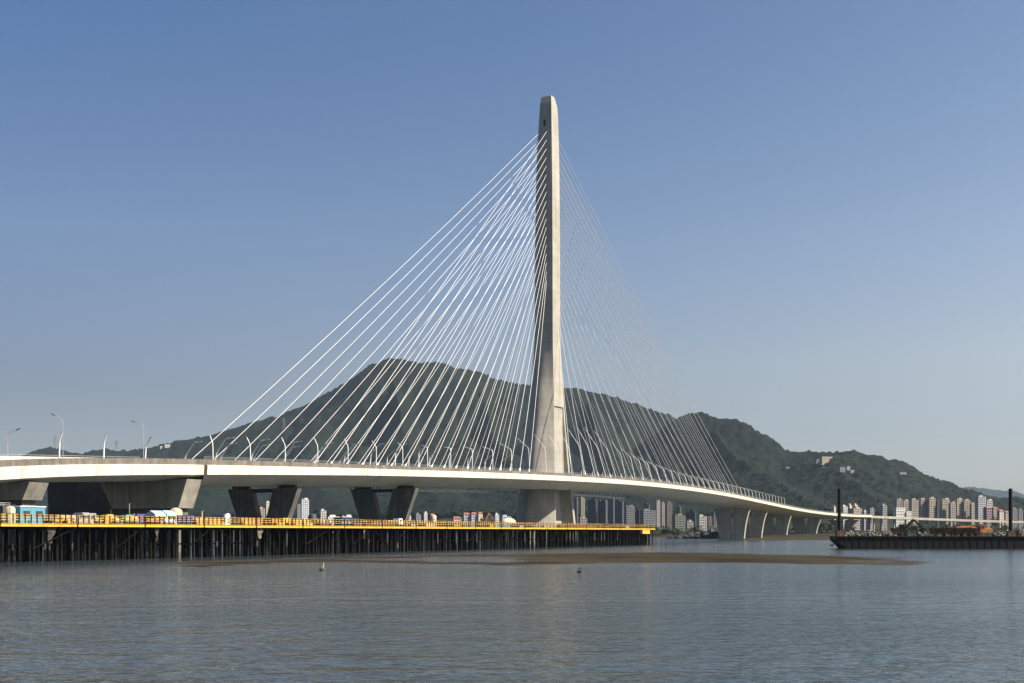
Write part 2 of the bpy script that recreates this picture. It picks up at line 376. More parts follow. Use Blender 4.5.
# ------------------------------------------------------------------ water
def water_material():
    m = bpy.data.materials.new("river_water"); m.use_nodes = True; nt = m.node_tree; b = nt.nodes["Principled BSDF"]
    b.inputs["Base Color"].default_value = (0.024, 0.037, 0.044, 1); b.inputs["Roughness"].default_value = 0.13; b.inputs["IOR"].default_value = 1.33
    geo = nt.nodes.new("ShaderNodeNewGeometry")
    def noise(sc, det, st):
        mp = nt.nodes.new("ShaderNodeMapping"); mp.inputs["Scale"].default_value = st; nt.links.new(geo.outputs["Position"], mp.inputs[0])
        n = nt.nodes.new("ShaderNodeTexNoise"); n.inputs["Scale"].default_value = sc; n.inputs["Detail"].default_value = det; n.inputs["Roughness"].default_value = 0.6
        nt.links.new(mp.outputs[0], n.inputs[0]); return n
    w1 = noise(1.25, 2, (0.8, 0.9, 1)); w2 = noise(0.26, 3, (0.6, 1, 1)); gust = noise(0.022, 4, (0.3, 1, 1))
    b1 = nt.nodes.new("ShaderNodeBump"); b1.inputs["Distance"].default_value = 0.28
    mr = nt.nodes.new("ShaderNodeMapRange"); mr.inputs[1].default_value = 0.38; mr.inputs[2].default_value = 0.62; mr.inputs[3].default_value = 0.28; mr.inputs[4].default_value = 1.0
    nt.links.new(gust.outputs[0], mr.inputs[0]); nt.links.new(mr.outputs[0], b1.inputs["Strength"])
    nt.links.new(w1.outputs[0], b1.inputs["Height"])
    b2 = nt.nodes.new("ShaderNodeBump"); b2.inputs["Distance"].default_value = 1.2; b2.inputs["Strength"].default_value = 0.4
    nt.links.new(w2.outputs[0], b2.inputs["Height"]); nt.links.new(b1.outputs[0], b2.inputs["Normal"])
    nt.links.new(b2.outputs[0], b.inputs["Normal"])
    return m
mb = MB().add([(-9000, -1500, 0), (9000, -1500, 0), (9000, 3000, 0), (-9000, 3000, 0)], [(0, 1, 2, 3)])
obj("water", mb, water_material(), kind="structure")

# mud bars lying just above the tide
def seg_d(px, py, poly):
    best = np.full(px.shape, 1e9); ins = np.zeros(px.shape, bool); n = len(poly)
    for i in range(n):
        x0, y0 = poly[i]; x1, y1 = poly[(i + 1) % n]
        dx, dy = x1 - x0, y1 - y0; t = np.clip(((px - x0) * dx + (py - y0) * dy) / (dx * dx + dy * dy + 1e-9), 0, 1)
        best = np.minimum(best, np.hypot(px - x0 - t * dx, py - y0 - t * dy))
        c = ((y0 > py) != (y1 > py)) & (px < (x1 - x0) * (py - y0) / (y1 - y0 + 1e-12) + x0); ins ^= c
    return np.where(ins, best, -best)
BAR = [(145,566),(195,562),(245,560),(300,558.5),(340,557),(380,556),(430,555.5),(470,555),(510,554.3),(600,553),(680,553),(760,553.5),(840,556),(900,558),(932,559.3),(900,560),(872,560.6),(868,561.6),(890,564),(918,565.6),(870,565.6),(800,564),(740,562.9),(680,562.6),(600,563.2),(560,564.6),(500,565.1),(440,564.4),(380,563),(330,562),(285,563),(240,567.5),(185,568.4)]
POOL = [(380,558.6),(430,557.5),(490,557),(520,560),(528,562.6),(490,563.4),(440,562.6),(400,561)]
W_BAR = [water_at(x, y)[:2] * np.array([0.33, 1]) for x, y in BAR]
W_POOL = [water_at(x, y)[:2] * np.array([0.33, 1]) for x, y in POOL]
def bar_z(X, Y):
    n = 5.5 * fbm(X / 34, Y / 11, 4, 7) + 1.5 * fbm(X / 8, Y / 4, 2, 9)
    d = np.minimum(seg_d(X * 0.33, Y, W_BAR), -seg_d(X * 0.33, Y, W_POOL)) + n
    return np.clip(d * 0.04, -0.3, 0.34) + 0.15 * fbm(X / 9, Y / 5, 4, 13) * np.clip(d / 3, 0, 1)
polar_mesh("mudflat", np.linspace(-0.37, 0.42, 560), np.arange(188, 340, 0.8), bar_z, M_mud, mask=lambda X, Y, Z: Z > -0.25, kind="structure")

# ------------------------------------------------------------------ bridge axis (near deck edge, top of the white fascia)
AX = [(-60,471.5,254),(0,468.5,271),(100,464,297),(205,463,330),(300,467,368),(380,470.3,408),(470,472.8,459),(560,474.3,529),(620,478.3,580),(681,486,675),(711,491,745),(740,496.3,830),(770,502.5,930),(790,506.7,1010),(810,510,1090),(840,513.5,1210),(866,515.5,1330)]
q = np.array([P(*a) for a in AX]); lw = 1 / q[:, 1]
dn = lambda d: (np.log(d) - 6.3) / 0.8
cX = np.polyfit(dn(q[:, 1]), q[:, 0], 6, w=lw); cZ = np.polyfit(dn(q[:, 1]), q[:, 2], 6, w=lw)
def edge(d):
    return np.array([np.polyval(cX, dn(d)), d, np.polyval(cZ, dn(d))])
def frame(d):
    a = edge(d - 2); b = edge(d + 2); t = b[:2] - a[:2]; t /= np.linalg.norm(t)
    T = np.array([t[0], t[1], 0]); N = np.array([t[1], -t[0], 0])
    return edge(d), T, N
def at(d, s, dz):
    p, T, N = frame(d); return p - N * s + np.array([0, 0, dz])
_ds = np.linspace(200, 1420, 1200); _pp = np.array([edge(d) for d in _ds])
_arc = np.concatenate([[0], np.cumsum(np.linalg.norm(np.diff(_pp[:, :2], axis=0), axis=1))])
def d_of_arc(a): return float(np.interp(a, _arc, _ds))
def arc_of_d(d): return float(np.interp(d, _ds, _arc))
_px = HX + F * _pp[:, 0] / _pp[:, 1]
def d_of_px(x): return float(np.interp(x, _px, _ds))
DW = 42.0

def deck_section(d, D, top=0.0):
    fh = float(np.interp(d, [270, 330, 400, 600, 900], [3.1, 3.0, 2.5, 2.3, 2.2]))
    ss = [(0.55, top), (0.0, top - 0.15), (0.25, -fh), (0.9, -fh - 0.25), (5.5, -fh - 0.55 * (D - fh)), (13.5, -D), (DW - 13.5, -D), (DW - 5.5, -fh - 0.55 * (D - fh)), (DW - 0.9, -fh - 0.25), (DW - 0.25, -fh), (DW, top - 0.15), (DW - 0.55, top)]
    return [at(d, s, z) for s, z in ss]
def deck_mesh(d0, d1, Dfun, n):
    mb = MB(); ds = np.linspace(d0, d1, n); secs = [deck_section(d, Dfun(d)) for d in ds]; m = len(secs[0])
    for k in range(m):
        k2 = (k + 1) % m
        fas = k in (0, 1, 2, 8, 9, 10)
        # each facet strip is its own island so that the arris between fascia and soffit stays crisp
        smooth_under = 3 <= k <= 7
        if smooth_under and k != 3: continue
        ks = [3, 4, 5, 6, 7, 8] if k == 3 else [k, k2]
        strip = [[sec[j] for j in ks] for sec in secs]
        mb.loft(strip, 0 if fas or k == m - 1 else 1, closed=False, cap=False, smooth=True)
    mb.add(secs[0][::-1], [tuple(range(m))], 1); mb.add(secs[-1], [tuple(range(m))], 1)
    for a in np.arange(arc_of_d(d0) + 6, arc_of_d(d1), 12.0):       # joints between the cast segments
        d = d_of_arc(a); w = 0.055; fh = float(np.interp(d, [270, 330, 400, 600, 900], [3.1, 3.0, 2.5, 2.3, 2.2]))
        mb.add([at(d - w, -.012, -.15), at(d + w, -.012, -.15), at(d + w, .238, -fh), at(d - w, .238, -fh)], [(0, 1, 2, 3)], 2)
    return mb
def strip(d0, d1, s0, s1, z0, z1, n, taper=None):
    mb = MB(); secs = []
    for d in np.linspace(d0, d1, n):
        k = taper(d) if taper else 1
        secs.append([at(d, s0, z0), at(d, s1, z0), at(d, s1, z1 * k), at(d, s0, z1 * k)])
    return mb.loft(secs)

Djoint = d_of_px(206)
Dend = 1345
depth_main = lambda d: float(np.interp(d, [330, 420, 650, 760, 1000, 1345], [6.1, 6.0, 5.7, 6.3, 5.6, 4.6]))
mast_c0 = at(556, 21, 0)
bridge = thing("cable_stayed_bridge", "long white cable-stayed bridge with one tall concrete mast crossing the river", "bridge", (mast_c0[0], mast_c0[1], 0))
obj("deck", deck_mesh(Djoint + 0.6, Dend, depth_main, 150), [M_fascia, M_soffit, M_parapet], bridge)
ptap = lambda d: float(np.interp(d, [270, 340, 420, 530, 800], [1.75, 1.7, 1.45, 1.25, 0.95]))
obj("parapet", strip(Djoint - 2, Dend, 0.58, 0.95, 0.0, 1.0, 150, ptap), M_parapet, bridge)
obj("parapet", strip(Djoint - 2, Dend, DW - 0.95, DW - 0.58, 0.0, 1.0, 150, lambda d: 1.2), M_parapet, bridge)
obj("road_surface", strip(Djoint + 0.6, Dend, 1.2, DW - 1.2, 0.004, 0.06, 150), M_asphalt, bridge)
mb = MB()
for d in np.arange(340, 1340, 6.0):
    for s in (6, 9.6, 13.2, DW - 13.2, DW - 9.6, DW - 6):
        a, b = at(d, s - 0.08, 0.066), at(d + 2.4, s - 0.08, 0.066); a2, b2 = at(d, s + 0.08, 0.066), at(d + 2.4, s + 0.08, 0.066)
        mb.add([a, b, b2, a2], [(0, 1, 2, 3)])
obj("lane_marking", mb, M_white, bridge)
# thin hand rail on top of the near parapet
mb = MB(); ds = np.linspace(Djoint, Dend, 160)
for dz in (0.35, 0.75):
    mb.tube([at(d, 0.76, ptap(d) + dz) for d in ds], 0.05, 5)
for d in np.arange(Djoint, Dend, 3.0): mb.tube([at(d, 0.76, ptap(d) - 0.05), at(d, 0.76, ptap(d) + 0.75)], 0.04, 4)
obj("railing", mb, M_steel, bridge)
# shallow white work platforms hung under the far edge
for d in np.arange(468, 690, 7.6):
    dm = depth_main(d); mb = MB()
    a, b = at(d, DW + 3.0, -dm - 1.5), at(d + 6.2, DW + 3.0, -dm - 1.5); a2, b2 = at(d, DW + 1.2, -dm - 1.5), at(d + 6.2, DW + 1.2, -dm - 1.5)
    up = np.array([0, 0, 1.1]); mb.quadbox([a, b, b2, a2, a + up, b + up, b2 + up, a2 + up])
    for p in (a2 + up, b2 + up): mb.beam(p, p + np.array([0, 0, dm - 1.5]), 0.12, 0.12)
    obj("work_platform", mb, M_white, bridge)

# mast: four faced, the front and back faces bulging near the base
_, MT, MN = frame(556)
MY = float(mast_c0[1])
LV = [  # image row, left, arris, right
 (97.5,541.2,551.0,554.3),(106,540.0,551.0,557.4),(118,539.2,551.1,558.2),(150,537.0,551.4,559.2),(200,535.7,551.9,559.9),(250,535.0,552.1,560.1),(300,534.8,552.2,560.2),(330,534.7,552.3,560.4),(350,534.0,552.4,560.8),(380,532.0,552.9,562.6),(400,530.4,553.3,564.0),(430,528.0,553.5,566.2),(470,523.8,553.8,570.0),(500,518.8,553.9,573.5),(522,515.2,554.0,576.0),(545,512,554,579)]
def mast_level(y, xl, xa, xr):
    ppm = F / MY; z = EYE + (HY - y) / ppm
    Wd = (xa - xl) / ppm / abs(MN[0]); L = (xr - xa) / ppm / abs(MT[0])
    cx = ((xa - HX) / ppm) - MN[0] * Wd / 2 + MT[0] * L / 2
    bul = float(np.interp(y, [320, 360, 400, 470, 545], [0.0, 0.08, 0.19, 0.26, 0.26]))
    return np.array([cx, MY, z]), Wd, L, bul
ML = [mast_level(*l) for l in LV]
_my = np.array([l[0] for l in LV]); _mc = np.array([m[0] for m in ML]); _mw = np.array([m[1] for m in ML]); _ml = np.array([m[2] for m in ML]); _mbul = np.array([m[3] for m in ML])
_mz = _mc[:, 2]
def mast_at(z):
    o = np.argsort(_mz); g = lambda arr: float(np.interp(z, _mz[o], arr[o]))
    return np.array([g(_mc[:, 0]), MY, z]), g(_mw), g(_ml), g(_mbul)
def mast_face(side, z, n=13):
    """horizontal line of points of one face at height z; side: front/back (along the deck) or near/far (across it)"""
    c, Wd, L, bul = mast_at(z); pts = []
    for t in np.linspace(-1, 1, n):
        if side in ('front', 'back'):
            sg = -1 if side == 'front' else 1
            tt = t if side == 'front' else -t
            nose = bul * 2.0                       # share of the width by which the face stands out along a rounded vertical nose
            f_ = min((t + 1) / 0.9, (1 - t) / 1.1); f_ = 1 - math.sqrt((1 - f_) ** 2 + 0.10) + 0.0488
            dep_ = L / 2 + nose * Wd * max(0.0, f_)
            pts.append(c + MN * tt * Wd / 2 + MT * sg * dep_)
        else:
            sg = 1 if side == 'near' else -1
            tt = t if side == 'near' else -t
            rec = 0.0
            if z < 70 and -0.9 < tt < 0.8:
                rec = min(1, (tt + 0.9) / 0.06, (0.8 - tt) / 0.06) * float(np.interp(z, [10, 27, 27.5, 70], [6.0, 6.0, 3.0, 0.6]))
            pts.append(c + MN * sg * (Wd / 2 - rec) + MT * tt * L / 2)
    return pts
zs = sorted(set([27.0, 27.5] + list(_mz) + list(np.linspace(-3, _mz.max(), 70)) + [69.9, 70.1])); zs = [z for z in zs if z >= -3]
mb = MB()
for side in ('front', 'near', 'back', 'far'):
    n = 33 if side in ('front', 'back') else 33
    mb.loft([mast_face(side, z, n) for z in zs], 0, closed=False, cap=False, smooth=side in ('front', 'back'))
top = []
for side in ('front', 'near', 'back', 'far'): top += mast_face(side, zs[-1], 3)[:-1]
mb.add(top, [tuple(range(len(top)))])
obj("mast", mb, M_mast, bridge)
# small dark opening below the top
zt = EYE + (HY - 125.5) * MY / F
c, Wd, L, _ = mast_at(zt); p = c - MT * (L / 2 + 0.02) - MN * 0.3
obj("mast_opening", MB().box(p - np.array([0, 0, 1.6]), MN * 1.1, MT * 0.3, 3.4), M_joint, bridge)

# stay cables
def cable(a, b, r, sleeve, sag):
    Lh = np.linalg.norm(b - a)
    pts = [a + (b - a) * t - np.array([0, 0, sag * Lh * 4 * t * (1 - t)]) for t in np.linspace(0, 1, 7)]
    o = obj("stay_cable", MB().tube(pts, r, 6), M_cable, bridge)
    u = (b - a) / Lh
    if sleeve: obj("anchor_sleeve", MB().tube([a - u * 1.0, a + u * 1.2, a + u * 3.4], [sleeve, sleeve, r * 1.1], 8), M_white, o)
a_mast = arc_of_d(531)
def d_far_px(x):     # edge parameter whose far-edge anchor shows at picture column x
    ds = np.linspace(220, 1000, 800); q = np.array([at(d, DW - 2.2, 0) for d in ds]); return float(np.interp(x, HX + F * q[:, 0] / q[:, 1], ds))
for plane, ns, x0 in ((0, 18, 317), (1, 24, 181)):
    s = 2.2 if plane == 0 else DW - 2.2; sgn = 1 if plane == 0 else -1
    d0 = d_of_px(x0) if plane == 0 else d_far_px(x0)
    for i in range(ns):       # side span
        c, Wd, L, bul = mast_at(EYE + (HY - (133.5 + (8.6 if plane == 0 else 7.7) * i)) * MY / F)
        e0 = arc_of_d(d_of_px(533) if plane == 0 else d_far_px(521)); d = d_of_arc(arc_of_d(d0) + i * (e0 - arc_of_d(d0)) / (ns - 1))
        cable(at(d, s, 0.2), c - MT * (L / 2 - 0.2) + MN * Wd * (0.16 if plane == 0 else -0.36), 0.100 if plane == 0 else 0.090, 0.6 if plane == 0 else 0.4, 0.007)
    for i in range(22):       # main span
        c, Wd, L, bul = mast_at(EYE + (HY - (134 + 8.5 * i)) * MY / F)
        d1 = arc_of_d(d_of_px(746) if plane == 0 else d_far_px(738)); d = d_of_arc(d1 - i * (d1 - arc_of_d(d_of_px(576) if plane == 0 else d_far_px(575))) / 21)
        cable(at(d, s, 0.2), c + MT * (L / 2 - 0.2) + MN * Wd * (0.3 * sgn), 0.125, 0.4, 0.011)

# V piers
def leg_section(cen, T, N, w, th, z):
    return [cen - N * w / 2 - T * th / 2 + (0, 0, z), cen + N * w / 2 - T * th / 2 + (0, 0, z), cen + N * w / 2 + T * th / 2 + (0, 0, z), cen - N * w / 2 + T * th / 2 + (0, 0, z)]
def v_pier(d, wt, wb, lt, lb, th, material, cap=True, curve=0.0, parent=None, zb=-3):
    p, T, N = frame(d); cen = p - N * DW / 2; cen[2] = 0; zt = p[2] - depth_main(d) + 0.15
    root = parent or bridge; mb = MB()
    for sg in (1, -1):
        secs = []
        for t in np.linspace(0, 1, 9):
            z = zb + (zt - 1.0 - zb) * t
            tt = max(0, (z - 0) / (zt - 1.0)); tt = tt * (1 - curve) + curve * tt ** 3
            outer = wb / 2 + (wt / 2 - wb / 2) * tt; lw_ = lb + (lt - lb) * tt
            secs.append(leg_section(cen + N * sg * (outer - lw_ / 2), T, N, lw_, th if sg > 0 else th - .1, z))
        mb.loft(secs, 0)
    o = obj("pier", mb, material, root)
    if cap:
        mb = MB().box(cen + (0, 0, zt - 2.4), N * (wt - 1.6 * lt), T * (th * 0.6), 1.3)
        for sg in (1, -1): mb.box(cen + N * sg * (wt / 2 - lt / 2) + (0, 0, zt - 1.05), N * lt * 0.7, T * th * 0.5, 1.1)
        obj("cross_beam", mb, M_dark, o)
    return o
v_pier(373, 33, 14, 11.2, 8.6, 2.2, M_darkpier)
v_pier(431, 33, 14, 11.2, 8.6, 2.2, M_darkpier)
for d, wt, wb, k in ((880, 30, 20, .5), (942, 31, 20.5, .5), (1040, 32, 22, .5), (1165, 33, 21, .5), (1305, 36, 15, .6)):
    v_pier(d, wt, wb, (wt - 3) / 2 - 1, wb / 2 - 0.3, 4.4, M_pier, cap=False, curve=k)
obj("expansion_joint", strip(Djoint - 0.55, Djoint + 0.55, 0.35, DW - 0.35, -4.4, -0.1, 2), M_joint, bridge)

# approach viaduct on the left
va = edge(280); viaduct = thing("approach_viaduct", "wide concrete approach viaduct left of the bridge's expansion joint on wall-like piers", "viaduct", (va[0], va[1], 0))
obj("deck", deck_mesh(215, Djoint - 0.6, lambda d: float(np.interp(d, [230, 330], [4.2, 4.5])), 40), [M_fascia, M_soffit, M_parapet], viaduct)
obj("parapet", strip(215, Djoint - 2.1, 0.58, 0.95, 0.0, 1.0, 40, ptap), M_parapet, viaduct)
obj("parapet", strip(215, Djoint - 2.1, DW - 0.95, DW - 0.58, 0.0, 1.2, 40), M_parapet, viaduct)
obj("road_surface", strip(215, Djoint - 0.6, 1.2, DW - 1.2, 0.004, 0.06, 40), M_asphalt, viaduct)
def wall_pier(d, s0t, s0b, s1t, s1b, th, hlow):
    p, T, N = frame(d); zt = p[2] - 4.35; g = lambda s, z: p * (1, 1, 0) - N * s + np.array([0, 0, z])
    mb = MB(); secs = []
    for z, a, b in ((hlow, s0b, s1b), (zt, s0t, s1t)):
        secs.append([g(b, z) - T * th / 2, g(a, z) - T * th / 2, g(a, z) + T * th / 2, g(b, z) + T * th / 2])
    mb.loft(secs)
    o = obj("pier", mb, M_pier, viaduct)
    mb = MB(); secs = []
    for z in (-3, hlow + 0.003):
        secs.append([g(s1b - 1, z) - T * th * .35, g(s0b + 1.2, z) - T * th * .35, g(s0b + 1.2, z) + T * th * .35, g(s1b - 1, z) + T * th * .35])
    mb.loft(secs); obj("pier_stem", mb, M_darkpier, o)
wall_pier(d_of_px(197), 1.0, 4.6, DW - 3, DW - 9, 6.0, 13.2)
wall_pier(d_of_px(42), 1.0, 3.6, DW - 3, DW - 7, 6.0, 14.2)
wall_pier(d_of_px(-130), 3.2, 6.5, DW - 3, DW - 7, 6.0, 14)

# ramp that joins from behind on the left
ra, rb = P(-90, 453, 318), P(140, 457.6, 372)
rt = (rb - ra); rt[2] = 0; rt /= np.linalg.norm(rt); rn = np.array([rt[1], -rt[0], 0])
ramp = thing("slip_road_ramp", "pale slip road ramp with a light parapet rising behind the left viaduct", "ramp", (ra[0], ra[1], 0))
def rs(a, b, offs, z0, z1): return [[p + rn * o + np.array([0, 0, z]) for o, z in ((offs[0], z0), (offs[1], z0), (offs[1], z1), (offs[0], z1))] for p in (a, b)]
obj("parapet", MB().loft(rs(ra, rb, (-0.4, 0), -2.3, -0.35)), M_fascia, ramp)
obj("deck", MB().loft(rs(ra, rb, (-11, -0.42), -4.2, -1.4)), M_soffit, ramp)
mb = MB().tube([ra + (0, 0, .15), rb + (0, 0, .15)], 0.07, 5)
for t in np.linspace(0, 1, 40): mb.tube([ra + (rb - ra) * t + (0, 0, -.36), ra + (rb - ra) * t + (0, 0, .15)], 0.04, 4)
obj("railing", mb, M_steel, ramp)
M_shadedpier = mat("shaded_pier_concrete", (0.05, 0.048, 0.043), 0.85, 0.25, 0.25)  # ramp pier concrete with the shade behind the viaduct put into its colour
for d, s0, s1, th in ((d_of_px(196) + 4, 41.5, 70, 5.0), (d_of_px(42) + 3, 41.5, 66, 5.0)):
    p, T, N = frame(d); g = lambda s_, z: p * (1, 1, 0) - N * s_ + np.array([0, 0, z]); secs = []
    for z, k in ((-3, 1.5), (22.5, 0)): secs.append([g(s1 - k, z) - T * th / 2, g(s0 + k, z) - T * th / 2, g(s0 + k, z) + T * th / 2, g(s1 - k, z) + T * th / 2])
    obj("pier", MB().loft(secs), M_shadedpier, ramp)

# slim road viaduct on columns beyond the bridge's right end
ex = [P(865, 516.2, 1338), P(900, 517.6, 1380), P(940, 519.2, 1420), P(980, 520.6, 1450), P(1025, 521.8, 1480), P(1080, 523, 1500)]
rv = thing("road_viaduct", "slim pale road viaduct on columns running off behind the barge", "viaduct", (ex[0][0], ex[0][1], 0))
secs = []; pse = []
for i, p in enumerate(ex):
    t = ex[min(i + 1, 5)] - ex[max(i - 1, 0)]; t[2] = 0; t /= np.linalg.norm(t); n = np.array([t[1], -t[0], 0])
    secs.append([p + n * 0 + (0, 0, -1.9), p - n * 12 + (0, 0, -1.9), p - n * 12, p]); pse.append([p - n * .1, p - n * .4, p - n * .4 + (0, 0, 1.0), p - n * .1 + (0, 0, 1.0)])
obj("deck", MB().loft(secs), M_pier, rv); obj("parapet", MB().loft(pse), M_pier, rv)
for x in (873.4, 876.8, 884.7, 897, 915, 935, 957, 982, 1005):
    k = np.interp(x, [865, 900, 940, 980, 1025], [0, 1, 2, 3, 4]); i = int(k); p = ex[i] + (ex[i + 1] - ex[i]) * (k - i)
    obj("column", MB().tube([(p[0] - 2, p[1] + 6, -1), (p[0] - 2, p[1] + 6, p[2] - 1.9)], 0.95, 10), M_pier, rv)

# ------------------------------------------------------------------ street lamps
def bent_lamp(name, label, group, base, up, lean, ax_, arm_up, axis, r, flat=0.0):
    p1 = base + axis * lean + np.array([0, 0, up])
    p2 = p1 + axis * ax_ + np.array([0, 0, arm_up])
    pts = [base]
    for t in (0.45, 0.88): pts.append(base + (p1 - base) * t)
    pts.append(p1 + (p2 - p1) * 0.06); pts.append(p1 + (p2 - p1) * 0.2 + np.array([0, 0, 0.0]))
    if flat: pts.append(p2); p3 = p2 + axis * flat + np.array([0, 0, flat * .08]); pts.append(p3); end = p3; u = axis
    else: pts.append(p2); end = p2; u = (p2 - p1) / np.linalg.norm(p2 - p1)
    rs_ = np.linspace(r, r * 0.5, len(pts))
    o = solo(name, MB().tube(pts, list(rs_), 6), M_lampwhite, label, "street lamp", base, group)
    obj("lamp_head", MB().beam(end - u * 1.1, end + u * 0.5, 0.45, 0.16), M_lens, o)
    return o
LT = np.array([(90,22,0,2,6),(190,18.5,.5,1.5,8),(230,18,.5,3,6),(345,19,0,3,7),(400,20,0,4,4),(450,21,0,7,1.5),(500,20.5,0,12,5),(526,24,1,10.5,9),(540,25,1,10,12),(562,27,3,9,14),(574,30,4.5,8.5,14),(585,30,5,12,18),(595,31,8,10.5,19),(607,30,9,13,20),(614,29,10,14,20),(620,28,8,12,18),(625,25,6,10,14.5),(630,24,4.5,8.5,11),(640,21,5,10.5,9),(660,16,4.5,9.5,6.2),(680,11.5,3.5,8.5,4.6),(700,9.5,3,7.5,3.5),(720,8.5,2.5,7,2.9),(740,8,2,6.2,2.4),(765,7.2,1,3.6,1.9),(790,7,.4,1.5,1),(812,5.5,.2,1.2,.6)])
a0 = arc_of_d(d_of_px(549.5)); k_left = k_right = 0
for k in list(range(0, -18, -1)) + list(range(1, 40)):
    arc = a0 + k * (13.6 if k > 0 else 16.2); d = d_of_arc(arc); b = at(d, 1.6, 0.06); x = HX + F * b[0] / b[1]
    if x < 180 or x > 815: continue
    g = [float(np.interp(x, LT[:, 0], LT[:, j])) for j in range(1, 5)]; sc = b[1] / F
    _, T, N = frame(d); c = abs(N[0]) + (x - HX) / F * abs(N[1])
    if k <= 0:
        k_left += 1; lab = f"bent white lamp on the near deck edge, {ordinal(k_left)} going left from the mast"
    else:
        k_right += 1; lab = f"bent white lamp on the near deck edge, {ordinal(k_right)} going right from the mast"
    bent_lamp("street_lamp", lab, "bent lamps along the near deck edge", b, g[0] * sc + ptap(d) * .6, g[1] * sc / c, g[2] * sc / c, g[3] * sc, -N, 0.16 if 520 < x < 640 else 0.19)
def far_rows():
    for row, s, x0, x1 in (("far deck edge", DW - 1.6, 20, 800), ("central strip", 17.5, 185, 420)):
        arcs = np.arange(arc_of_d(212), arc_of_d(1080), 16.2); nl = 0; nr = 0
        items = []
        for a in arcs:
            d = d_of_arc(a + (8.1 if row == "central strip" else 0)); b = at(d, s, 0.06); x = HX + F * b[0] / b[1]
            if x0 < x < x1 and not 525 < x < 572: items.append((x, d, b))
        left = [i for i in items if i[0] < 548][::-1]; right = [i for i in items if i[0] >= 548]
        for lst, side in ((left, "left"), (right, "right")):
            for n, (x, d, b) in enumerate(lst):
                _, T, N = frame(d); kk = float(np.clip((x - 130) / 50, 0, 1)); k2 = float(np.clip((x - 330) / 80, 0, 1))
                ga = np.array([8.0, 0.3, 1.2, 2.6, 0]); gb = np.array([4.6, 1.4, 4.2, 4.4, 3.0]); gc = np.array([8.5, 0.2, 4.6, 2.8, 0])
                g = ga * (1 - kk) + gb * kk; g = g * (1 - k2) + gc * k2
                if x > 560: g = np.array([7.5, 0.5, 2.2, 1.6, 0])
                bent_lamp("street_lamp", f"bent white lamp on the {row}, {ordinal(n + 1)} going {side} from the mast", f"bent lamps along the {row}", b, g[0], g[1], g[2], g[3], N, 0.30, flat=float(g[4]) if g[4] > 0.4 else 0.0)
far_rows()
for x, yb, yt, xe, ye, d, lab in ((7.5, 453, 434, 16.5, 430, 352, "tall grey lamp with arm to the right at the ramp's left end"),
                                  (62.8, 456, 421, 54.5, 415.5, 352, "tallest grey gooseneck lamp on the ramp, its arm to the left"),
                                  (143.4, 458, 425, 134.5, 422, 360, "grey gooseneck lamp where the ramp joins the viaduct")):
    b, t, e = P(x, yb + 6, d), P(x, yt, d), P(xe, ye, d)
    o = solo("street_lamp", MB().tube([b, b + (t - b) * .5, t + (0, 0, -1), t + (e - t) * .12, t + (e - t) * .5 + (0, 0, .3), e], [.17, .14, .11, .1, .09, .08], 8), M_steel, lab, "street lamp", b)
    u = (e - t) / np.linalg.norm(e - t); obj("lamp_head", MB().beam(e - u * .2, e + u * 1.2, .5, .22), M_dark, o)

# ------------------------------------------------------------------ work trestle
TA, TB = np.array([-97.5, 209.5, 0]), np.array([67.0, 516.0, 0])
TT = (TB - TA) / np.linalg.norm(TB - TA); TN = np.array([TT[1], -TT[0], 0]); TL = float(np.linalg.norm(TB - TA))
def tp(s, o, z): return TA + TT * s - TN * o + np.array([0, 0, z])      # s along, o back from the near edge
TW = 14.0
trestle = thing("work_trestle", "long yellow-edged construction trestle on dark piles in front of the bridge", "trestle", tp(0, 0, 0))
obj("platform", MB().box(tp((TL - 72) / 2, TW / 2 + .2, 7.05), TT * (TL + 72), TN * (TW - .5), 0.6), M_planks, trestle)
s = -72.0; k = 0
secs_ = []
while s < TL - 1:
    e = min(s + 17.6, TL - 0.3); secs_.append((s, e)); s += 18.0
for s, e in secs_:
    if s > TL - 24:   # broken part at the head of the trestle
        pass
    obj("edge_beam", MB().box(tp((s + e) / 2, -.05, 7.08), TT * (e - s), TN * .4, 0.62).box(tp((s + e) / 2, -.1, 7.62), TT * (e - s), TN * .55, 0.09), M_yellow, trestle)
    mb = MB(); n = max(2, int(round((e - s) / 1.35)))
    for i in range(n + 1):
        q0 = tp(s + (e - s) * i / n, -.2, 7.5); mb.beam(q0, q0 + (0, 0, 1.95 + random.uniform(-.06, .12)), 0.2, 0.2, 0)
    for z in (8.4, 8.9, 9.4):
        mb.beam(tp(s, -.1, z), tp(e, -.1, z), 0.06, 0.16 if z < 9 else 0.13, 1)
    obj("railing", mb, [M_railpost, M_railbar], trestle)
mb = MB(); mb2 = MB()
for s, e in secs_[::1]:
    for z in (8.5, 9.3): mb2.beam(tp(s, TW, z), tp(e, TW, z), 0.07, 0.14, 1)
    for i in range(8): q0 = tp(s + (e - s) * i / 7, TW, 7.65); mb2.beam(q0, q0 + (0, 0, 1.7), .12, .12, 0)
obj("rear_railing", mb2, [M_railpost, M_railbar], trestle)
npile = 0; rest = MB()
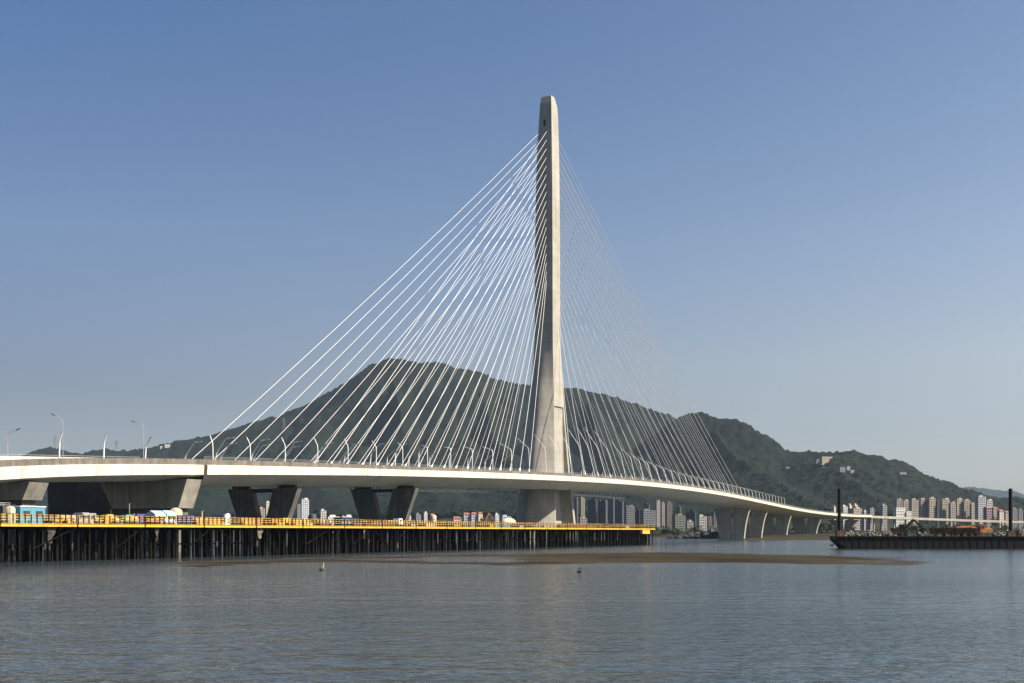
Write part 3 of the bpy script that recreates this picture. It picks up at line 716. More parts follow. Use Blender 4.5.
for i, s in enumerate(np.arange(-70, TL, 3.5)):
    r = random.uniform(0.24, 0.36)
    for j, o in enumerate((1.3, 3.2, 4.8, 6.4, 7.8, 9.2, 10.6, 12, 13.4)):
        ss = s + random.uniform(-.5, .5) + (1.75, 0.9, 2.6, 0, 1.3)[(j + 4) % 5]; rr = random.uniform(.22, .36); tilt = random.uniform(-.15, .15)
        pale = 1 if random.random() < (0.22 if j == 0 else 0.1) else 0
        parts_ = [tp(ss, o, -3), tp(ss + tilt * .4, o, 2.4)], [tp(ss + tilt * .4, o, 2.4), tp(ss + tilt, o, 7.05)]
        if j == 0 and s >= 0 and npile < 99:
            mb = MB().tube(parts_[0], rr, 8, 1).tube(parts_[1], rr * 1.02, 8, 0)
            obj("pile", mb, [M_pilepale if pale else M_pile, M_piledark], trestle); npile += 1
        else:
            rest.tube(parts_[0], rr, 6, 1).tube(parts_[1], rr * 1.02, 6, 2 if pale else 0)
o = obj("rear_piles", rest, [M_pile, M_piledark, M_pilepale], trestle, kind="stuff")
mb = MB()
for s in np.arange(-70, TL, 3.5): mb.beam(tp(s, 0.2, 6.75), tp(s, TW - .2, 6.75), 0.35, 0.55)
obj("cap_beams", mb, M_piledark, trestle, kind="stuff")
mb = MB()
for i, s in enumerate(np.arange(-66, TL - 8, 10.5)):
    o = random.choice((0.35, 3.6, 7.0)); 
    a, b = (2.6, 6.2) if i % 2 else (6.2, 2.6)
    mb.tube([tp(s, o, a), tp(s + random.uniform(5, 9), o, b)], 0.13, 5)
for o in (3.7, 7.2): mb.beam(tp(-70, o, 3.2), tp(TL - 4, o, 3.2), .2, .3)
obj("bracing", mb, M_pile, trestle)
for t, lab in ((40, "torn"), (12, ""), (74, ""), (118, "")):   # sheets and netting hanging under the edge
    mb = MB(); w = random.uniform(1.2, 2.4); pts = []
    for i in range(6):
        z = 6.95 - i * random.uniform(.45, .7); pts.append([tp(t - w / 2 + random.uniform(-.3, .3) + .1 * i, .5 + random.uniform(-.1, .1), z), tp(t + w / 2 - .15 * i + random.uniform(-.3, .3), .5 + random.uniform(-.1, .1), z)])
    for a, b in zip(pts[:-1], pts[1:]): mb.add([a[0], a[1], b[1], b[0]], [(0, 1, 2, 3)])
    obj("hanging_sheet", mb, random.choice((M_rubble, M_pilepale)), trestle)
he = tp(TL - 14, -0.6, 5.2)
obj("lower_platform", MB().box(he, TT * 9, TN * 1.2, 1.6).beam(he + TT * 4 + (0, 0, 1.6), he + TT * 4 + (0, 0, 4), .15, .15).beam(he - TT * 4 + (0, 0, 1.6), he - TT * 4 + (0, 0, 4), .15, .15), M_yellow, trestle)

def s_of_px(x, o=0.0):
    lo, hi = -70.0, TL
    for _ in range(50):
        m = (lo + hi) / 2; p = tp(m, o, 0)
        if HX + F * p[0] / p[1] < x: lo = m
        else: hi = m
    return m
ZD = 7.66
def on_trestle(x0, x1, o):
    a, b = s_of_px(x0, o), s_of_px(x1, o); return a, b
def container(x0, x1, o, h, dep_, m, name, label, cat, windows=0, wm=None, roofm=None):
    a, b = on_trestle(x0, x1, o); mid = tp((a + b) / 2, o + dep_ / 2, ZD); L = b - a
    h *= 0.74 if x0 > 46 else 0.9
    t = thing(name, label, cat, mid)
    mb = MB().box(mid, TT * L, TN * dep_, h)
    n = max(4, int(L / .5))
    for i in range(n + 1): mb.box(tp(a + L * i / n, o - .03, ZD + .12), TT * .1, TN * .06, h - .24)
    obj("body", mb, m, t)
    if roofm: obj("roof", MB().box(mid + (0, 0, h + .003), TT * (L + .3), TN * (dep_ + .3), .18), roofm, t)
    for i in range(windows):
        c_ = tp(a + L * (i + .5) / windows, o - .1, ZD + h * .42); w = obj("window", MB().box(c_, TT * min(1.5, L / windows * .5), TN * .12, h * .34), M_glass, t)
        obj("window_sill", MB().box(c_ + (0, 0, -.12), TT * min(1.8, L / windows * .6), TN * .16, .12), wm or M_white, w)
    return t
container(20.5, 45, 3.0, 3.7, 3.0, M_blue, "site_cabin", "light blue site cabin with two windows on the trestle's left end", "cabin", 2, None, M_white)
container(137, 145, 3.0, 3.2, 2.6, M_violet, "storage_box", "violet-blue steel box standing left of the pale blue canopy", "box")
container(145.5, 153, 6.0, 3.3, 3, M_grey, "site_cabin", "grey site cabin behind the violet-blue box", "cabin", 1)
container(83, 96, 6.0, 3.2, 3.0, M_grey, "site_cabin", "low grey cabin in the shade between the blue cabin and the sacks", "cabin", 2)
container(177, 187.5, 3.2, 3.0, 2.6, M_navy, "storage_box", "navy steel box with a lighter front, left one of the navy pair", "box")
container(188, 194.5, 3.2, 3.0, 2.6, M_violet, "storage_box", "violet-navy steel box under the viaduct's last pier", "box")
container(240, 262, 4.0, 2.6, 2.6, M_salmon, "shipping_container", "long salmon container under the first V-shaped pier", "container")
container(271, 283, 4.0, 2.3, 2.6, M_orange, "shipping_container", "orange container right of the salmon one", "container")
container(283.4, 290, 3.0, 2.7, 2.4, M_yellow, "storage_box", "small bright yellow box at the foot of the first V-shaped pier", "box")
container(341, 352, 5.0, 3.4, 2.6, M_navy, "site_cabin", "dark navy cabin under the second V-shaped pier", "cabin", 2)
container(353, 363, 5.0, 2.8, 2.6, M_dark, "storage_box", "black steel box beside the navy cabin", "box")

def canopy_tent(x0, x1, o, h, m, label, name="canopy"):
    a, b = on_trestle(x0, x1, o); t = thing(name, label, "canopy", tp((a + b) / 2, o + 1.5, ZD)); mb = MB()
    for ss in (a + .1, b - .1):
        for oo in (o, o + 3): mb.beam(tp(ss, oo, ZD), tp(ss, oo, ZD + h), .12, .12)
    obj("frame", mb, M_white, t)
    r = [tp(a, o, ZD + h), tp(b, o, ZD + h), tp(b, o + 3, ZD + h), tp(a, o + 3, ZD + h)]; ri = [tp(a, o + 1.5, ZD + h + .8), tp(b, o + 1.5, ZD + h + .8)]
    r2 = [p + (0, 0, -.5) for p in r]
    obj("roof", MB().add(r + ri + r2, [(0, 1, 5, 4), (2, 3, 4, 5), (1, 2, 5), (3, 0, 4), (0, 6, 7, 1), (1, 7, 8, 2), (2, 8, 9, 3), (3, 9, 6, 0)]), m, t)
canopy_tent(155, 166, 3, 2.4, M_teal, "pale blue work canopy, left of the two pitched side by side")
canopy_tent(167, 176.5, 3, 2.5, M_teal, "pale blue work canopy, right of the two pitched side by side")
canopy_tent(17, 20, 4.5, 3.0, M_navy, "narrow navy canopy against the blue cabin's left side")

def tank(x, o, r, h, m, label, dome=True):
    s = s_of_px(x, o); c_ = tp(s, o + r, ZD); t = thing("storage_tank", label, "tank", c_)
    pr = [(0, r), (h, r)] + ([(h + r * .35, r * .8), (h + r * .55, r * .35), (h + r * .6, .05)] if dome else [])
    obj("shell", MB().tube([c_ + (0, 0, z) for z, _ in pr], [q for _, q in pr], 14), m, t)
    mb = MB()
    for z in (h * .3, h * .7): mb.tube([c_ + (0, 0, z - .06), c_ + (0, 0, z + .06)], r + .05, 14)
    obj("hoop", mb, M_steel, t)
    return t
tank(13.5, 3.0, 1.0, 2.9, M_cream, "cream upright tank left of the light blue cabin")
tank(180.5, 6.5, 1.5, 3.2, M_cream, "beige domed tank behind the navy boxes")
tank(229.5, 5.0, 0.55, 2.6, M_white, "white round-topped tank left of the first V-shaped pier")
tank(316, 5.0, 1.2, 2.7, M_dark, "black tank between the two V-shaped piers")
tank(436, 4.0, 0.95, 3.4, M_cream, "pale yellow silo in front of the red roof", True)

def sack(x, o, r, label, m=M_cream):
    s = s_of_px(x, o); c_ = tp(s, o, ZD + r * .78); mb = MB().blob(c_, (r, r, r * .85), n=10, m=7, jit=.08).tube([c_ + (0, 0, r * .75), c_ + (0, 0, r * 1.1), c_ + (.1, 0, r * 1.25)], [.22 * r, .12 * r, .2 * r], 6)
    return solo("bulk_sack", mb, m, label, "sack", tp(s, o, ZD))
sack(127.5, 1.4, .9, "cream bulk sack, left of the pair behind the railing")
sack(133.8, 1.4, 1.1, "larger cream bulk sack, right of the pair behind the railing")
sack(150.5, 1.4, .85, "pinkish bulk sack below the grey cabin", M_salmon)
sack(156.5, 1.4, .9, "pinkish bulk sack below the left pale blue canopy", M_salmon)
sack(166.5, 1.4, .8, "white bulk sack below the right pale blue canopy", M_white)
sack(172, 1.4, .75, "small white bulk sack at the canopy's right end", M_white)
sack(98.5, 1.2, .8, "yellowish bulk sack right of the low grey cabin", M_cream)
sack(116, 1.6, .9, "cream bulk sack beside the green generator", M_cream)

def generator(x, o, m, label):
    s = s_of_px(x, o); c_ = tp(s, o, ZD); t = thing("generator", label, "generator", c_)
    obj("housing", MB().box(c_ + (0, 0, .4), TT * 3.0, TN * 1.5, 1.5).box(c_ + TT * .3 + (0, 0, 1.9), TT * 1.8, TN * 1.2, .25), m, t)
    obj("exhaust", MB().tube([c_ + TT * 1 + (0, 0, 2.1), c_ + TT * 1 + (0, 0, 3.2)], .12, 6), M_dark, t)
    obj("skid", MB().box(c_, TT * 3.3, TN * .3, .4).box(c_ - TN * .8, TT * 3.3, TN * .3, .4).box(c_ + TN * .8, TT * 3.3, TN * .3, .4), M_dark, t)
generator(126.5, 4.2, M_green, "green generator behind the cream sacks")
generator(107, 4.2, M_railbar, "small ochre generator right of the yellowish sack")
def pipe_stack(x0, x1, o, m, label, n=4, r=.28):
    a, b = on_trestle(x0, x1, o); mb = MB()
    for row in range(3):
        for i in range(n - row): 
            oo = o + (i + row * .5) * 2 * r; mb.tube([tp(a + random.uniform(0, .5), oo, ZD + r + row * r * 1.75), tp(b - random.uniform(0, .5), oo, ZD + r + row * r * 1.75)], r, 8)
    solo("pipe_stack", mb, m, label, "pipes", tp((a + b) / 2, o, ZD))
pipe_stack(47, 60, 2, M_rust, "stack of rusty pipes right of the light blue cabin")
pipe_stack(62, 78, 2, M_railbar, "stack of ochre pipes left of the low grey cabin")
pipe_stack(196, 222, 2, M_railbar, "long stack of ochre pipes by the viaduct's last pier")
pipe_stack(294, 312, 2, M_railbar, "stack of ochre pipes between the V-shaped piers")
pipe_stack(372, 400, 2, M_rust, "stack of rusty pipes in front of the second V-shaped pier")
pipe_stack(560, 596, 4, M_rust, "stack of rusty pipes beneath the mast's right side")
def rack(x0, x1, o, h, label):
    a, b = on_trestle(x0, x1, o); mb = MB()
    for ss in np.linspace(a, b, 4):
        for oo in (o, o + 2): mb.beam(tp(ss, oo, ZD), tp(ss, oo, ZD + h), .1, .1)
    for z in (1.2, h - .4, h):
        for oo in (o, o + 2): mb.beam(tp(a, oo, ZD + z), tp(b, oo, ZD + z), .09, .09)
    solo("scaffold_rack", mb, M_steel, label, "scaffold", tp((a + b) / 2, o, ZD))
rack(-6, 10, 2.4, 4.0, "grey scaffold rack at the trestle's far left end")
def post(x, o, h, r, m, label):
    s = s_of_px(x, o); b = tp(s, o, ZD)
    solo("marker_post", MB().tube([b, b + (0, 0, h)], r, 8).box(b, TT * r * 4, TN * r * 4, .12).box(b + (0, 0, h), TT * r * 2.8, TN * r * 2.8, .1), m, label, "post", b)
post(202, 3, 3.2, .18, M_cream, "slim cream post right of the viaduct's last pier")
post(225.3, 3, 2.6, .3, M_white, "stout white post left of the white round-topped tank")
post(129.3, 5, 4.5, .12, M_steel, "thin grey post behind the green generator")

def excavator(base, ax, m, label, sc=1.0, boom=((0, 1.6), (2.6, 5.2), (5.4, 3.6)), bucket=True, cabm=None):
    ax = np.array([ax[0], ax[1], 0.0]); ax /= np.linalg.norm(ax); sd = np.array([-ax[1], ax[0], 0]); b = np.array(base, float)
    t = thing("excavator", label, "excavator", b); g = lambda f, s_, z: b + (ax * f + sd * s_ + np.array([0, 0, z])) * sc
    for s_ in (-1.15, 1.15):
        prof = [(-1.9, .45), (-1.6, .05), (1.6, .05), (1.9, .45), (1.6, .85), (-1.6, .85)]
        obj("track", MB().loft([[g(f, s_ - .28, z) for f, z in prof], [g(f, s_ + .28, z) for f, z in prof]]), M_dark, t)
    prof = [(-2.3, 1.0), (1.2, 1.0), (1.2, 1.7), (-.4, 2.0), (-2.3, 2.2)]
    obj("body", MB().loft([[g(f, -1.2, z) for f, z in prof], [g(f, 1.2, z) for f, z in prof]]), m, t)
    prof = [(-.2, 2.0), (1.2, 1.7), (1.3, 2.6), (.9, 3.2), (-.2, 3.2)]
    cb = obj("cab", MB().loft([[g(f, .2, z) for f, z in prof], [g(f, 1.15, z) for f, z in prof]]), cabm or m, t)
    obj("window", MB().loft([[g(f, .1, z) for f, z in ((.05, 2.3), (1.0, 2.3), (.8, 3.0), (.05, 3.0))], [g(f, 1.25, z) for f, z in ((.05, 2.3), (1.0, 2.3), (.8, 3.0), (.05, 3.0))]]), M_glass, cb)
    pts = [g(f, -.3, z) for f, z in boom]
    obj("boom", MB().beam(pts[0], pts[1], .5 * sc, .65 * sc), m, t)
    for p0, p1 in zip(pts[1:-1], pts[2:]): obj("stick", MB().beam(p0, p1, .4 * sc, .5 * sc), m, t)
    if bucket:
        f, z = boom[-1]; prof = [(f - .1, z + .2), (f + .5, z - .3), (f + .3, z - 1.1), (f - .5, z - 1.2), (f - .9, z - .5)]
        obj("bucket", MB().loft([[g(a, -.9, c_) for a, c_ in prof], [g(a, .3, c_) for a, c_ in prof]]), M_dark, t)
excavator(tp(s_of_px(482.5, 7), 7, ZD), TT + TN * .6, M_rust, "dark rusty excavator with raised boom on the trestle left of the mast", 1.0, ((.6, 1.6), (2.4, 5.0), (4.4, 2.6)))
def dome_tent(x, o, rx, h, label):
    s = s_of_px(x, o); c_ = tp(s, o, ZD); mb = MB(); rings = []
    for i in range(6):
        th = math.pi / 2 * i / 6; rings.append([c_ + TT * rx * math.cos(th) * math.cos(a) + TN * 2.2 * math.cos(th) * math.sin(a) + np.array([0, 0, 1.6 + (h - 1.6) * math.sin(th)]) for a in np.linspace(0, 2 * math.pi, 13)[:-1]])
    t = thing("dome_tent", label, "tent", c_)
    obj("cover", mb.loft(rings, smooth=True), M_cream, t)
    m2 = MB()
    for a in np.linspace(0, 2 * math.pi, 7)[:-1]: q0 = c_ + TT * rx * .95 * math.cos(a) + TN * 2.1 * math.sin(a); m2.beam(q0, q0 + (0, 0, 1.7), .12, .12)
    obj("frame", m2, M_steel, t)
dome_tent(508.5, 6, 4.6, 3.6, "cream domed tent on the trestle left of the mast's foot")
def truck(x, o, m, label, boxm):
    s = s_of_px(x, o); b = tp(s, o, ZD); t = thing("truck", label, "truck", b); g = lambda f, w, z: b + TT * f + TN * w + np.array([0, 0, z])
    prof = [(2.2, .6), (4.4, .6), (4.4, 1.5), (4.0, 2.5), (2.2, 2.5)]
    cb = obj("cab", MB().loft([[g(f, -1.1, z) for f, z in prof], [g(f, 1.1, z) for f, z in prof]]), m, t)
    obj("window", MB().box(g(3.3, 1.1, 1.6), TT * 1.2, TN * .06, .6), M_glass, cb)
    obj("cargo_bed", MB().box(g(-1, 0, .9), TT * 6.2, TN * 2.2, .25).box(g(-1, 1.1, 1.15), TT * 6.2, TN * .1, .7).box(g(-1, -1.1, 1.15), TT * 6.2, TN * .1, .7).box(g(-4, 0, 1.15), TT * .1, TN * 2.1, .7), boxm, t)
    for f in (-3, -1.6, 3.2):
        for w in (-1, 1): obj("wheel", MB().tube([g(f, w - .15, .5), g(f, w + .15, .5)], .5, 12), M_dark, t)
truck(609, 5, M_navy, "dark flatbed truck near the trestle's right end", M_dark)
truck(392, 7, M_white, "white truck in front of the second V-shaped pier's right leg", M_grey)
truck(70, 8, M_grey, "grey truck in the deep shade under the viaduct", M_grey)

def drum(x, o, m):
    s = s_of_px(x, o); b = tp(s, o, ZD); mb = MB().tube([b, b + (0, 0, .95)], .36, 10)
    for z in (.3, .62): mb.tube([b + (0, 0, z - .03), b + (0, 0, z + .03)], .385, 10)
    return mb, b
DX = [30, 53, 66, 90, 103, 121, 146, 161, 190, 208, 236, 266, 287, 303, 330, 348, 380, 398, 420, 446, 470, 500, 530, 566, 600]
for n, x in enumerate(DX):
    m, nm = random.choice(((M_rust, "rusty"), (M_blue, "blue"), (M_cream, "cream"), (M_dark, "black")))
    mb, b = drum(x, random.uniform(1.0, 2.2), m)
    solo("oil_drum", mb, m, f"{nm} drum behind the railing, {ordinal(n + 1)} of the drums from the trestle's left end", "drum", b, "drums along the trestle railing")
CX = [36, 58, 80, 111, 131, 170, 199, 218, 247, 278, 306, 322, 356, 368, 388, 412, 428, 456, 490, 520, 545, 580, 626]
for n, x in enumerate(CX):
    o = random.uniform(2.0, 5.0); s = s_of_px(x, o); b = tp(s, o, ZD); L = random.uniform(2.0, 4.6); mb = MB(); m, nm = random.choice(((M_railbar, "ochre"), (M_rust, "brown"), (M_cream, "cream"), (M_grey, "grey")))
    for row in range(random.choice((3, 4, 5))):
        for c_ in range(4): mb.box(b + TN * (c_ - 1.5) * .34 + TT * random.uniform(-.15, .15) + (0, 0, .14 + row * .2), TT * L, TN * .29, .17)
    for e in (-.35, .35): mb.box(b + TT * L * e, TT * .16, TN * 1.4, .13)
    solo("timber_stack", mb, m, f"{nm} stack of planks on the trestle, {ordinal(n + 1)} of the plank stacks from the left", "timber", b, "plank stacks along the trestle")

# ------------------------------------------------------------------ barge
bd = 388.0; bx0, bx1 = (828 - HX) / F * bd, (1038 - HX) / F * bd; bz = 4.5
barge = thing("barge", "long black flat barge with raked bow and two tall spud poles", "barge", ((bx0 + bx1) / 2, bd + 10, 0))
prof = [(bx0, bz), (bx0, bz - 1.4), (bx0 + 4.2, -.9), (bx1 - 4, -.9), (bx1, bz - 1.6), (bx1, bz)]
mb = MB().loft([[np.array([x + (3.0 if x < bx0 + 9 else 0), bd, z]) for x, z in prof], [np.array([x + (6.4 if x < bx0 + 9 else 0), bd + 20, z]) for x, z in prof]])
for x in np.arange(bx0 + 6, bx1 - 6, 2.6): mb.abox(x, x + .3, bd - .12, bd - .003, .2, bz - .3)
mb.abox(bx0 + 1, bx1 - 1, bd - .35, bd - .006, bz - .35, bz - .05)
obj("hull", mb, M_hull, barge)
mb = MB()
for x in np.arange(bx0 + 4.5, bx1, 2.2): mb.beam((x, bd + .3, bz), (x, bd + .3, bz + random.uniform(.8, 1.3)), .1, .1)
obj("bulwark_posts", mb, M_steel, barge, kind="stuff")
for x in (839.3, 1010.5):
    X = (x - HX) / F * (bd + 2); mb = MB().tube([(X, bd + 2, -4), (X, bd + 2, 21.4)], .62, 12)
    sp_ = obj("spud_pole", mb, M_hull, barge)
    obj("spud_collar", MB().abox(X - 1.1, X + 1.1, bd + .9, bd + 3.1, bz + .003, bz + 1.9), M_rust, sp_)
obj("anchor", MB().tube([(bx0 + 3.4, bd + .5, bz - .8), (bx0 + 1.9, bd + .5, 1.6), (bx0 + 1.2, bd + .5, 1.0)], .16, 6).tube([(bx0 + .8, bd + .5, 1.7), (bx0 + 1.4, bd + .5, 1.0), (bx0 + 2.2, bd + .5, 1.3)], .16, 6), M_dark, barge)
def bX(x, dd=8): return (x - HX) / F * (bd + dd)
def heap(x0, x1, h, m, label, dd=8):
    a, b = bX(x0, dd), bX(x1, dd); mb = MB()
    for _ in range(int(14 + (b - a) * 6)):
        x = random.uniform(a, b); e = 1 - abs((x - (a + b) / 2) / ((b - a) / 2)) ** 2
        r = random.uniform(.2, .55); z = bz + random.uniform(0, 1) * h * e + .1
        mb.blob((x, bd + dd + random.uniform(-3.5, 3.5) * (1 - (z - bz) / (h + 1)), z), (r * 1.3, r, r * .8), n=6, m=4, jit=.3)
    for k in range(9):
        x = a + (b - a) * (k + .5) / 9; e = 1 - abs((x - (a + b) / 2) / ((b - a) / 2)) ** 2
        mb.blob((x, bd + dd, bz + .15), ((b - a) / 11, 3, max(.3, h * e * .8)), n=8, m=5, jit=.25)
    solo("rubble_heap", mb, m, label, "rubble heap", ((a + b) / 2, bd + dd, bz))
heap(842, 858, 1.5, M_rubble, "low heap of pale rubble beside the barge's left spud pole")
heap(859, 875, 2.0, M_rubble, "heap of beige rubble in the middle of the barge's left half")
heap(876, 893, 2.2, M_rubble, "taller heap of beige rubble just left of the barge's excavator")
heap(916, 929, 1.2, M_rubble, "low heap of debris under the rusty excavator's bucket")
heap(994, 1006, 1.3, M_rubble, "low heap of debris left of the barge's right spud pole")
excavator((bX(900), bd + 8, bz), (1, -.25), M_rust, "rust-brown excavator reaching right over the barge's deck", 1.35, ((.6, 1.6), (3.4, 4.4), (5.6, 2.2)))
excavator((bX(985), bd + 10, bz), (-1, -.1), M_orange, "orange excavator facing left near the barge's right end", 1.3, ((.6, 1.6), (3.2, 2.7), (6.8, 2.6), (8.2, 1.4)))
# long rusty hopper in the middle
ha, hb = bX(931), bX(972); hop = thing("hopper_box", "long rust-orange hopper lying on the middle of the barge", "hopper", ((ha + hb) / 2, bd + 7, bz))
pr = [(-2.2, 2.9), (2.2, 2.9), (1.3, .7), (-1.3, .7)]
mb = MB().loft([[np.array([x, bd + 7 + o, bz + z]) for o, z in pr[::-1]] for x in (ha, hb)])
for x in np.linspace(ha, hb, 10): mb.loft([[np.array([xx, bd + 7 + o * 1.06, bz + z]) for o, z in pr[::-1]] for xx in (x - .12, x + .12)])
obj("body", mb, M_rust, hop)
mb = MB()
for x in np.linspace(ha + 1, hb - 1, 5): mb.abox(x - .2, x + .2, bd + 5.6, bd + 8.4, bz, bz + .8)
obj("support", mb, M_dark, hop)
winch = thing("winch", "dark deck winch beside the barge's right end with pale bollards", "winch", (bX(1018), bd + 6, bz))
obj("drum", MB().tube([(bX(1016), bd + 6, bz + 1.1), (bX(1020), bd + 6, bz + 1.1)], .8, 12), M_dark, winch)
obj("frame", MB().abox(bX(1015), bX(1016), bd + 5, bd + 7, bz, bz + 2).abox(bX(1020), bX(1021), bd + 5, bd + 7, bz, bz + 2.4), M_rust, winch)
solo("mooring_post", MB().tube([(bX(1022.5, 2), bd + 2, bz), (bX(1022.5, 2), bd + 2, bz + 2.6)], .25, 8).tube([(bX(1022.5, 2) - .6, bd + 2, bz + 2.2), (bX(1022.5, 2) + .6, bd + 2, bz + 2.2)], .15, 6), M_cream, "pale mooring post at the barge's right edge", "post", (bX(1022.5, 2), bd + 2, bz))

# ------------------------------------------------------------------ buildings
BM = {}
def bmat(col):
    k = tuple(round(c, 3) for c in col)
    if k not in BM: BM[k] = mat("render_wall", k, 0.8, 0.12, 0.05)
    return BM[k]
def building(x0, x1, yt, d, col, label, rot=30, floors=3.3, band=0.52, bay=4.2, roof=None, base=None, name="apartment_building", cat="building", zb=None, extra=True, redroof=None, depth=None, dim=1.0):
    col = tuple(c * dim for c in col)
    xa, xb = (x0 - HX) / F * d, (x1 - HX) / F * d; wpx = xb - xa; ph = rad(rot)
    dp = depth or min(max(wpx * .55, 5), 15); w = max((wpx - dp * abs(math.sin(ph))) / math.cos(ph), wpx * .5)
    if depth is None: dp = min(dp, max(3.0, (wpx - w * math.cos(ph)) / max(.05, abs(math.sin(ph)))))
    cx, cy = (xa + xb) / 2, d; zt = EYE + (HY - yt) / F * d; z0 = (ground_z(cx, cy) - 1.5) if zb is None else zb
    u = np.array([math.cos(ph), math.sin(ph), 0]); v = np.array([-math.sin(ph), math.cos(ph), 0]); c0 = np.array([cx, cy, z0])
    t = thing(name, label, cat, c0); h = zt - z0; H = h - (2.2 if extra else 0)
    mb = MB().box(c0, u * (w - .5), v * (dp - .5), H - .1, 1)
    nf = max(1, int(round(H / floors))); fh = H / nf
    for i in range(nf + 1):
        z = i * fh - fh * band / 2 if i else 0
        hh = fh * band if 0 < i < nf else fh * band * .6
        if i == nf: z = H - hh
        mb.box(c0 + (0, 0, z), u * w, v * dp, hh, 0)
    nb = max(2, int(round(w / bay)))
    for i in range(nb + 1):
        wd = .9 if i not in (0, nb) else 1.3
        q0 = c0 + u * (-w / 2 + w * i / nb) * (1 - wd / w)
        mb.box(q0 - v * (dp / 2 - .3), u * wd, v * .7, H - .02, 0); mb.box(q0 + v * (dp / 2 - .3), u * wd, v * .7, H - .02, 0)
    ns = max(1, int(round(dp / bay)))
    for i in range(ns + 1):
        q0 = c0 + v * (-dp / 2 + dp * i / ns) * (1 - 1.0 / dp)
        for sg in (-1, 1): mb.box(q0 + u * sg * (w / 2 - .28), u * .66, v * 1.0, H - .03, 0)
    obj("wall", mb, [bmat(col), M_glass], t)
    if redroof:
        e = .5; q = [c0 + u * sx * (w / 2 + e) + v * sy * (dp / 2 + e) + (0, 0, H + .01) for sx, sy in ((-1, -1), (1, -1), (1, 1), (-1, 1))]
        rg = [c0 - u * (w / 2 - 1) + (0, 0, H + 2.2), c0 + u * (w / 2 - 1) + (0, 0, H + 2.2)]
        obj("roof", MB().add(q + rg, [(3, 2, 1, 0), (0, 1, 5, 4), (2, 3, 4, 5), (1, 2, 5), (3, 0, 4)]), bmat(redroof), t)
    elif extra:
        k = random.uniform(-.2, .25)
        obj("roof_house", MB().box(c0 + u * w * k + (0, 0, H + .01), u * min(w * .45, 7), v * min(dp * .6, 6), 2.2).box(c0 + u * w * k + (0, 0, H + 2.2), u * min(w * .5, 7.6), v * min(dp * .66, 6.6), .25), bmat(tuple(min(.75, c * 1.1) for c in col)), t)
        q0 = c0 - u * w * .32 + (0, 0, H + .02)
        obj("water_tank", MB().tube([q0, q0 + (0, 0, 1.5)], min(.9, w * .12), 10), M_steel, t)
    return t
BEIGE, PINK, GREYB, WHITE_, DARKB, TAN = (.33, .295, .25), (.30, .255, .23), (.17, .18, .19), (.44, .43, .41), (.05, .057, .07), (.37, .33, .255)
for b in [
 (895,902,498.3,1700,PINK,"pinkish tower block behind the white flat-roofed building, leftmost of the estate"),
 (901.5,909.5,499.5,1715,BEIGE,"beige tower block second from the left in the estate"),
 (909.5,918,498.4,1700,BEIGE,"beige tower block third from the left in the estate"),
 (918.5,927.5,498,1705,PINK,"broad pinkish tower block fourth from the left in the estate"),
 (927.5,935,497,1700,TAN,"tan tower block just left of the dark gap in the estate"),
 (935.5,940,499,1760,DARKB,"narrow dark block in the gap of the estate"),
 (940,949,498,1700,TAN,"pale tan tower block just right of the dark gap"),
 (949,955.3,501.5,1690,BEIGE,"lower beige tower block right of the pale tan one"),
 (955.3,962,498,1700,TAN,"slim tan tower block in the middle of the estate's right half"),
 (962,970,499,1700,BEIGE,"beige block with many balconies left of the lower end block"),
 (970,975.5,502.5,1690,BEIGE,"lowest beige block at the right end of the tan row"),
 (975.5,985.3,495.3,1650,(.38,.39,.40),"tallest pale grey tower with a white crown at the estate's right"),
 (985.3,992,499,1690,WHITE_,"white tower right behind the tallest pale grey one"),
 (1011,1017,507.5,1720,GREYB,"grey block just right of the barge's right spud pole"),
 (1017,1022.5,508.5,1730,GREYB,"narrow grey block at the picture's right edge"),
 ]: building(*b, rot=15, band=.5)
for b in [(983.5,991.5,506.5,1560,(.20,.15,.17),"dark purple stepped block below the white tower"),
 (990.5,998,507,1570,PINK,"pink house with uneven roofs right of the purple block"),
 (997,1003.5,509.5,1560,(.52,.44,.38),"low pale house between the two pink houses"),
 (1003,1009.5,511,1565,PINK,"low pink house left of the barge's right spud pole")]: building(*b, rot=25, redroof=(.22, .08, .05))
building(893.4,904.6,507.6,1440,(.56,.55,.52),"white flat-roofed building rising right behind the slim road viaduct",rot=14,band=.7,floors=3.8,extra=False)
building(904.8,911,511.2,1440,(.54,.53,.50),"low white annex on the right of the white flat-roofed building",rot=14,band=.7,floors=3.8,extra=False)
for b in [(832,835.6,505.8,1600,WHITE_,"slim white block left of the barge's left spud pole"),(841,847.4,505,1620,WHITE_,"white block right of the barge's left spud pole"),
 (847.7,851.5,503.6,1640,(.55,.47,.38),"tan tower, left of the twin towers above the bridge deck"),(853,857.6,503.6,1640,(.55,.47,.38),"tan tower, right of the twin towers above the bridge deck"),
 (848.6,861.6,507,1600,PINK,"wide pinkish block in front of the twin tan towers"),(867.8,874.2,507.6,1600,GREYB,"grey-white block above the joint of bridge and road viaduct"),
 (880,887,503.8,1620,(.20,.20,.21),"grey block with dark roof left of the white flat-roofed building"),(862,867.5,510,1600,(.32,.32,.36),"low bluish block between the pinkish and grey-white blocks")]: building(*b, rot=28, zb=0)
